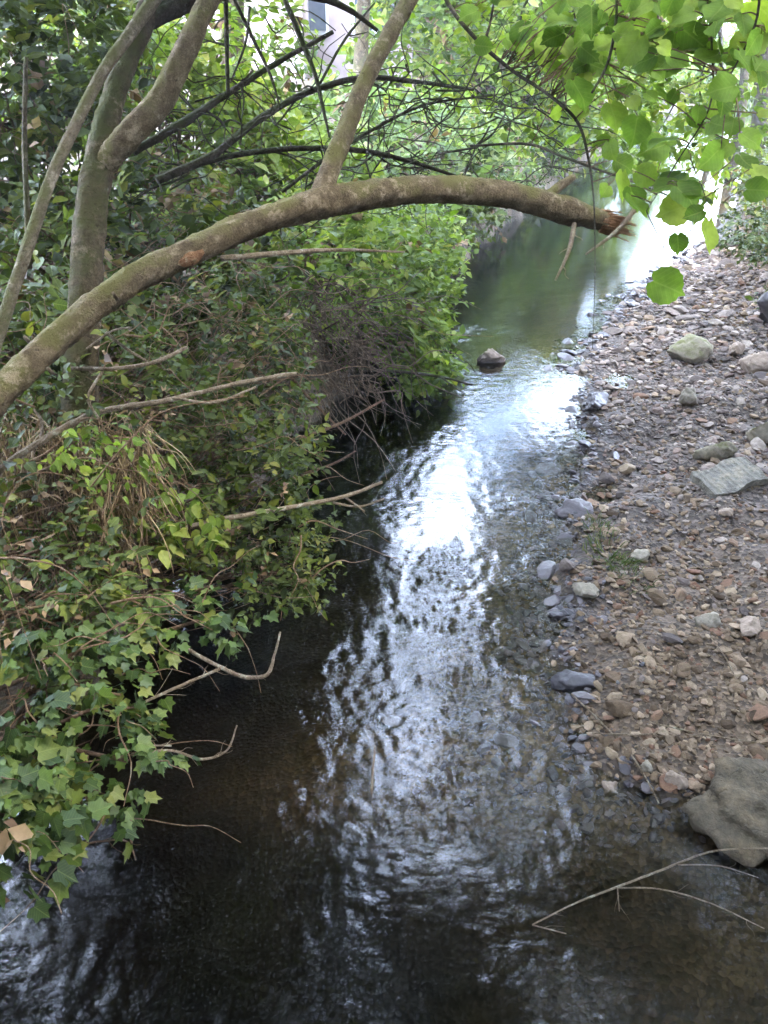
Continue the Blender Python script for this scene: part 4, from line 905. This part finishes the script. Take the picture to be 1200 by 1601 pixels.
HL = [(1022, 232, 68), (894, 222, 55), (975, 258, 45), (1112, 246, 62), (972, 290, 58), (992, 308, 50), (1072, 282, 58), (1107, 368, 66), (1042, 448, 72), (946, 298, 36), (890, 78, 60), (907, 145, 66), (987, 78, 66), (1030, 142, 68), (993, 203, 60), (1033, 222, 60), (1087, 185, 42), (1153, 33, 110), (1190, 118, 50), (1167, 72, 80), (1067, 17, 66), (935, 105, 50), (1005, 40, 60), (960, 180, 55), (1105, 90, 60), (870, 20, 60), (925, 30, 60), (1040, 290, 50), (1085, 335, 45), (1060, 380, 40), (1010, 275, 50), (1130, 160, 55), (955, 235, 40), (1195, 20, 90), (1060, 95, 50), (840, 60, 45), (870, 110, 45), (1120, 20, 70), (1185, 60, 60), (905, 175, 40)]
HL = [(a, b, s_ * .74) for a, b, s_ in HL]
for _ in range(120):
    a = rng.uniform(840, 1195); b = rng.uniform(-20, 120) if rng.uniform() < .5 else rng.uniform(-20, 330)
    if not (a < 940 and b > 180): HL.append((a, b, rng.uniform(20, 50)))
for _ in range(45): HL.append((rng.uniform(700, 1190), rng.uniform(-30, 90), rng.uniform(18, 38)))
pos = []; xs_ = []; ys_ = []; zs_ = []; ss_ = []
for (a, b, s_) in HL:
    d = np.interp(a, [850, 1000, 1200], [2.35, 2.05, 1.75]) + rng.normal() * .08; z_ = nrm(np.array([0, -.75, .75]) + rng.normal(size=3) * .38)
    y_ = nrm(np.array([rng.normal() * .9, -.35, -.45]) + rng.normal(size=3) * .2); x_ = nrm(np.cross(y_, z_)); z_ = np.cross(x_, y_); s = s_ / FPX * d * 1.05
    pos.append(P(a, b, d) - y_ * s * .5); xs_.append(x_); ys_.append(y_); zs_.append(z_); ss_.append(s)
L = [np.array(v) for v in (pos, xs_, ys_, zs_, ss_)]
leaf_objects(L, range(len(pos)), 'broad', 'leaf_near_obj', t, base)
g = Geo(); stems = np.vstack([spline([P(a, b, d) for a, b, d, r in b_], 6) for b_ in HB])
for p_, y_ in zip(L[0], L[2]):
    k = np.argmin(np.linalg.norm(stems - p_, axis=1)); tube(g, wander(stems[k], p_, 3, .05, .05), (.0018, .0012), 4, 3)
link('leaf_stalks', g.mesh('leaf_stalks', base), M['twig_brown'], t)['kind'] = 'stuff'

# ------------------------------------------------------------------ far background
def house():
    b = on_ground(-2.4, 26.0); t = thing('house', 'pale house with a brown roof half hidden behind the trees at top left', 'house', b)
    def box(name, c, s, mat, parent=t):
        c = np.array(c); h = np.array(s) / 2; V = np.array([[sx, sy, sz] for sx in (-1, 1) for sy in (-1, 1) for sz in (-1, 1)]) * h + c
        q = [(0, 1, 3, 2), (4, 6, 7, 5), (0, 4, 5, 1), (2, 3, 7, 6), (0, 2, 6, 4), (1, 5, 7, 3)]
        return link(name, mesh_from(name, V, [np.array(q)], False), mat, parent)
    def plain(name, c1, c2, sc, rough=.85):
        m, nt, bs, out = new_mat(name); c = ramp(nt, noise(nt, sc, 5, .6, geo_pos(nt)), [(.3, c1), (.7, c2)]); nt.links.new(c, bs.inputs['Base Color']); bs.inputs['Roughness'].default_value = rough; return m
    wallm = plain('render_wall', (.30, .225, .215), (.40, .32, .31), 3); trim = plain('window_trim', (.5, .5, .52), (.6, .6, .62), 8); roofm = plain('roof_tile', (.22, .12, .09), (.34, .20, .15), 14); glass = plain('pane_glass', (.05, .06, .08), (.08, .09, .12), 2, .08)
    box('wall', (0, 3, 2.9), (6.4, 6, 6.2), wallm)
    for wx_, wz in ((-1.9, 1.6), (.3, 1.6), (2.1, 1.6), (-1.9, 4.2), (.3, 4.2), (2.1, 4.2)):
        w = box('window', (wx_, -.03, wz), (1.15, .10, 1.35), trim)
        for k in (-1, 1): box('pane', (wx_ + k * .27, -.10, wz), (.46, .05, 1.15), glass, w)
    box('wall', (-1.2, -.9, 1.0), (3.0, 1.7, 2.4), wallm)
    V = np.array([(-2.9, -2.0, 2.25), (.5, -2.0, 2.25), (.5, 0, 3.2), (-2.9, 0, 3.2)]); V2 = V + np.array([0, 0, -.12]); q = [(0, 1, 2, 3), (7, 6, 5, 4), (4, 5, 1, 0), (5, 6, 2, 1), (6, 7, 3, 2), (7, 4, 0, 3)]
    link('porch_roof', mesh_from('porch_roof', np.vstack([V, V2]), [np.array(q)], False), roofm, t)
    V = np.array([(-3.6, -.5, 5.8), (3.6, -.5, 5.8), (3.6, 6.5, 5.8), (-3.6, 6.5, 5.8), (-3.6, 3, 8.4), (3.6, 3, 8.4)])
    link('roof', mesh_from('roof', V, [np.array([(0, 1, 5, 4), (2, 3, 4, 5)]), np.array([(0, 4, 3), (1, 2, 5)])], False), roofm, t)
house()
FARL = ['far tree at the back, farthest to the left', 'second far tree from the left at the back', 'far pale tree behind the left of the house', 'far pale tree just right of the house', 'far tree behind the bend of the stream', 'far tree beyond the bend, right of the middle', 'far tree above the distant bright water', 'far bright tree behind the thin trunks on the right', 'far tree at the back near the right edge', 'farthest tree to the right at the back']
FT = [(-17, 24), (-11.5, 28), (-8.5, 34), (.8, 33), (5.5, 37), (10.5, 42), (17, 47), (19, 34), (16, 24), (22, 28)]
for lb, (x_, y_) in zip(FARL, FT):
    b = on_ground(x_, y_); hh_ = 7.5 if x_ < 4 or x_ > 18 else 6.0
    if lb.startswith('far tree above'): hh_ = 4.2
    bg_tree(lb, b, hh_ * .8, (0, 0), [(b + np.array([0, 0, hh_ * .55]), (3.0, 2.6, hh_ * .45), 1100), (b + np.array([.6, -1.2, hh_ * .22]), (2.6, 1.8, hh_ * .22), 500)], 'leaf_bright' if x_ > 6 else 'leaf_pale', .34, .2, 4, gap=False, group='trees closing the background')

# unseen wood added beside and behind the viewpoint to cut light on the foreground
g = Geo(); tkw = Geo(); Ls = []; tn = []
for ang, rad_ in [(112, 7.5), (135, 8), (158, 8), (180, 8), (203, 8), (226, 8), (250, 8), (90, 8.5), (72, 10.5)]:
    cx, cyy = rad_ * math.sin(R(ang)) + .5, rad_ * math.cos(R(ang)) + 3.0; zz0 = max(gz(cx, cyy), 0)
    p_, u = in_ellipsoid(1500, (cx, cyy, 5.0 + zz0 * .5), (2.6, 2.6, 4.6), .3); k = clumpy(p_, .6, 2.2, int(ang), -.7) & (p_[:, 2] > zz0 + .2) & ~open_sky(p_)
    a_, b_, d_ = px_of(p_); k &= ~((d_ > .3) & (a_ > -150) & (a_ < 1350) & (b_ > -150) & (b_ < 1750))
    p_, u = p_[k], u[k]; Ls.append(sprig_leaves(p_, nrm(u + rng.normal(size=u.shape) * .6), 7, .7, .3))
    tube(tkw, wander((cx, cyy, zz0 - .3), (cx + rng.normal() * .4, cyy + rng.normal() * .4, 9.0), 6, .02), (.2, .15, .05), 8, 4, .1)
L = [np.concatenate([l[i] for l in Ls]) for i in range(5)]; leaves_into(g, L, 'simple', np.clip(.4 + .2 * rng.normal(size=len(L[4])), 0, 1))
wood = link('unseen_shade_wood', g.mesh('unseen_shade_wood'), M['leaf_mid'], None); wood['kind'] = 'stuff'; wood['label'] = 'unseen leafy wood added beside and behind to shade the foreground'; wood['category'] = 'wood'
o = link('trunks', tkw.mesh('trunks'), M['bark_tree'], wood); o['kind'] = 'stuff'  # trunks of the unseen added wood

# low plants and ivy over both banks
g = Geo()
n = 16000; yy_ = 1.5 + rng.uniform(size=n) ** 1.5 * 26; dl = rng.exponential(1.6, n) + .05; xx_ = xL(yy_) - dl; 
xr = xR(yy_) + gravel_w(yy_) + .15 + rng.exponential(1.6, n); side = rng.uniform(size=n) < .3; xx_ = np.where(side, xr, xx_)
zz_ = terrain(xx_, yy_); pp = np.stack([xx_, yy_, zz_ + rng.uniform(0, .12, n)], 1); a_, b_, d_ = px_of(pp)
k = (a_ > -80) & (a_ < 1280) & (d_ > .5) & (b_ > -60) & (b_ < 1650) & clumpy(pp, .5, 2.2, 41, -.3); pp = pp[k]
L = sprig_leaves(pp, nrm(rng.normal(size=pp.shape) * .6 + np.array([0, 0, .6])), 6, .18, .075, .3)
leaves_into(g, L, 'simple', np.clip(np.repeat(.35 + .22 * rng.normal(size=len(pp)), 6), 0, 1))
o = link('ground_cover', g.mesh('ground_cover'), M['leaf_mid'], None); o['kind'] = 'stuff'; o['label'] = 'low green plants and ivy covering both banks'; o['category'] = 'undergrowth'
# leaf litter on the banks
g = Geo(); n = 9000; yy_ = 2.5 + rng.uniform(size=n) ** 1.4 * 18; side = rng.uniform(size=n) < .55
xx_ = np.where(side, xR(yy_) + gravel_w(yy_) * rng.uniform(.5, 1.6, n) + .1, xL(yy_) - rng.uniform(.1, 3, n)); zz_ = terrain(xx_, yy_) + .02
d = nrm(rng.normal(size=(n, 3)) * np.array([1, 1, .15])); zv = nrm(np.array([0, 0, 1.]) + rng.normal(size=(n, 3)) * .4); x_ = nrm(np.cross(d, zv)); zv = np.cross(x_, d)
leaves_into(g, [np.stack([xx_, yy_, zz_], 1), x_, d, zv, rng.uniform(.03, .07, n)], 'simple', rng.uniform(size=n))
o = link('leaf_litter', g.mesh('leaf_litter'), M['leaf_dead'], None); o['kind'] = 'stuff'; o['label'] = 'brown fallen leaves strewn over the banks'; o['category'] = 'leaves'

# ------------------------------------------------------------------ the air
hx0, hx1, hy0, hy1, hz0, hz1 = -320, 420, -80, 520, -3.0, 16.0
V = np.array([[x_, y_, z_] for x_ in (hx0, hx1) for y_ in (hy0, hy1) for z_ in (hz0, hz1)], float)
q = [(0, 1, 3, 2), (4, 6, 7, 5), (0, 4, 5, 1), (2, 3, 7, 6), (0, 2, 6, 4), (1, 5, 7, 3)]
m = bpy.data.materials.new('air'); m.use_nodes = True; nt = m.node_tree; nt.nodes.clear()
pv = nt.nodes.new('ShaderNodeVolumePrincipled'); pv.inputs['Density'].default_value = HAZE; pv.inputs['Color'].default_value = (.9, .95, 1, 1); pv.inputs['Anisotropy'].default_value = .3
mo = nt.nodes.new('ShaderNodeOutputMaterial'); nt.links.new(pv.outputs[0], mo.inputs['Volume'])
o = link('haze', mesh_from('haze', V, [np.array(q)], False), m, None, kind='stuff'); o['label'] = 'thin pale haze in the air over the stream'; o['category'] = 'haze'
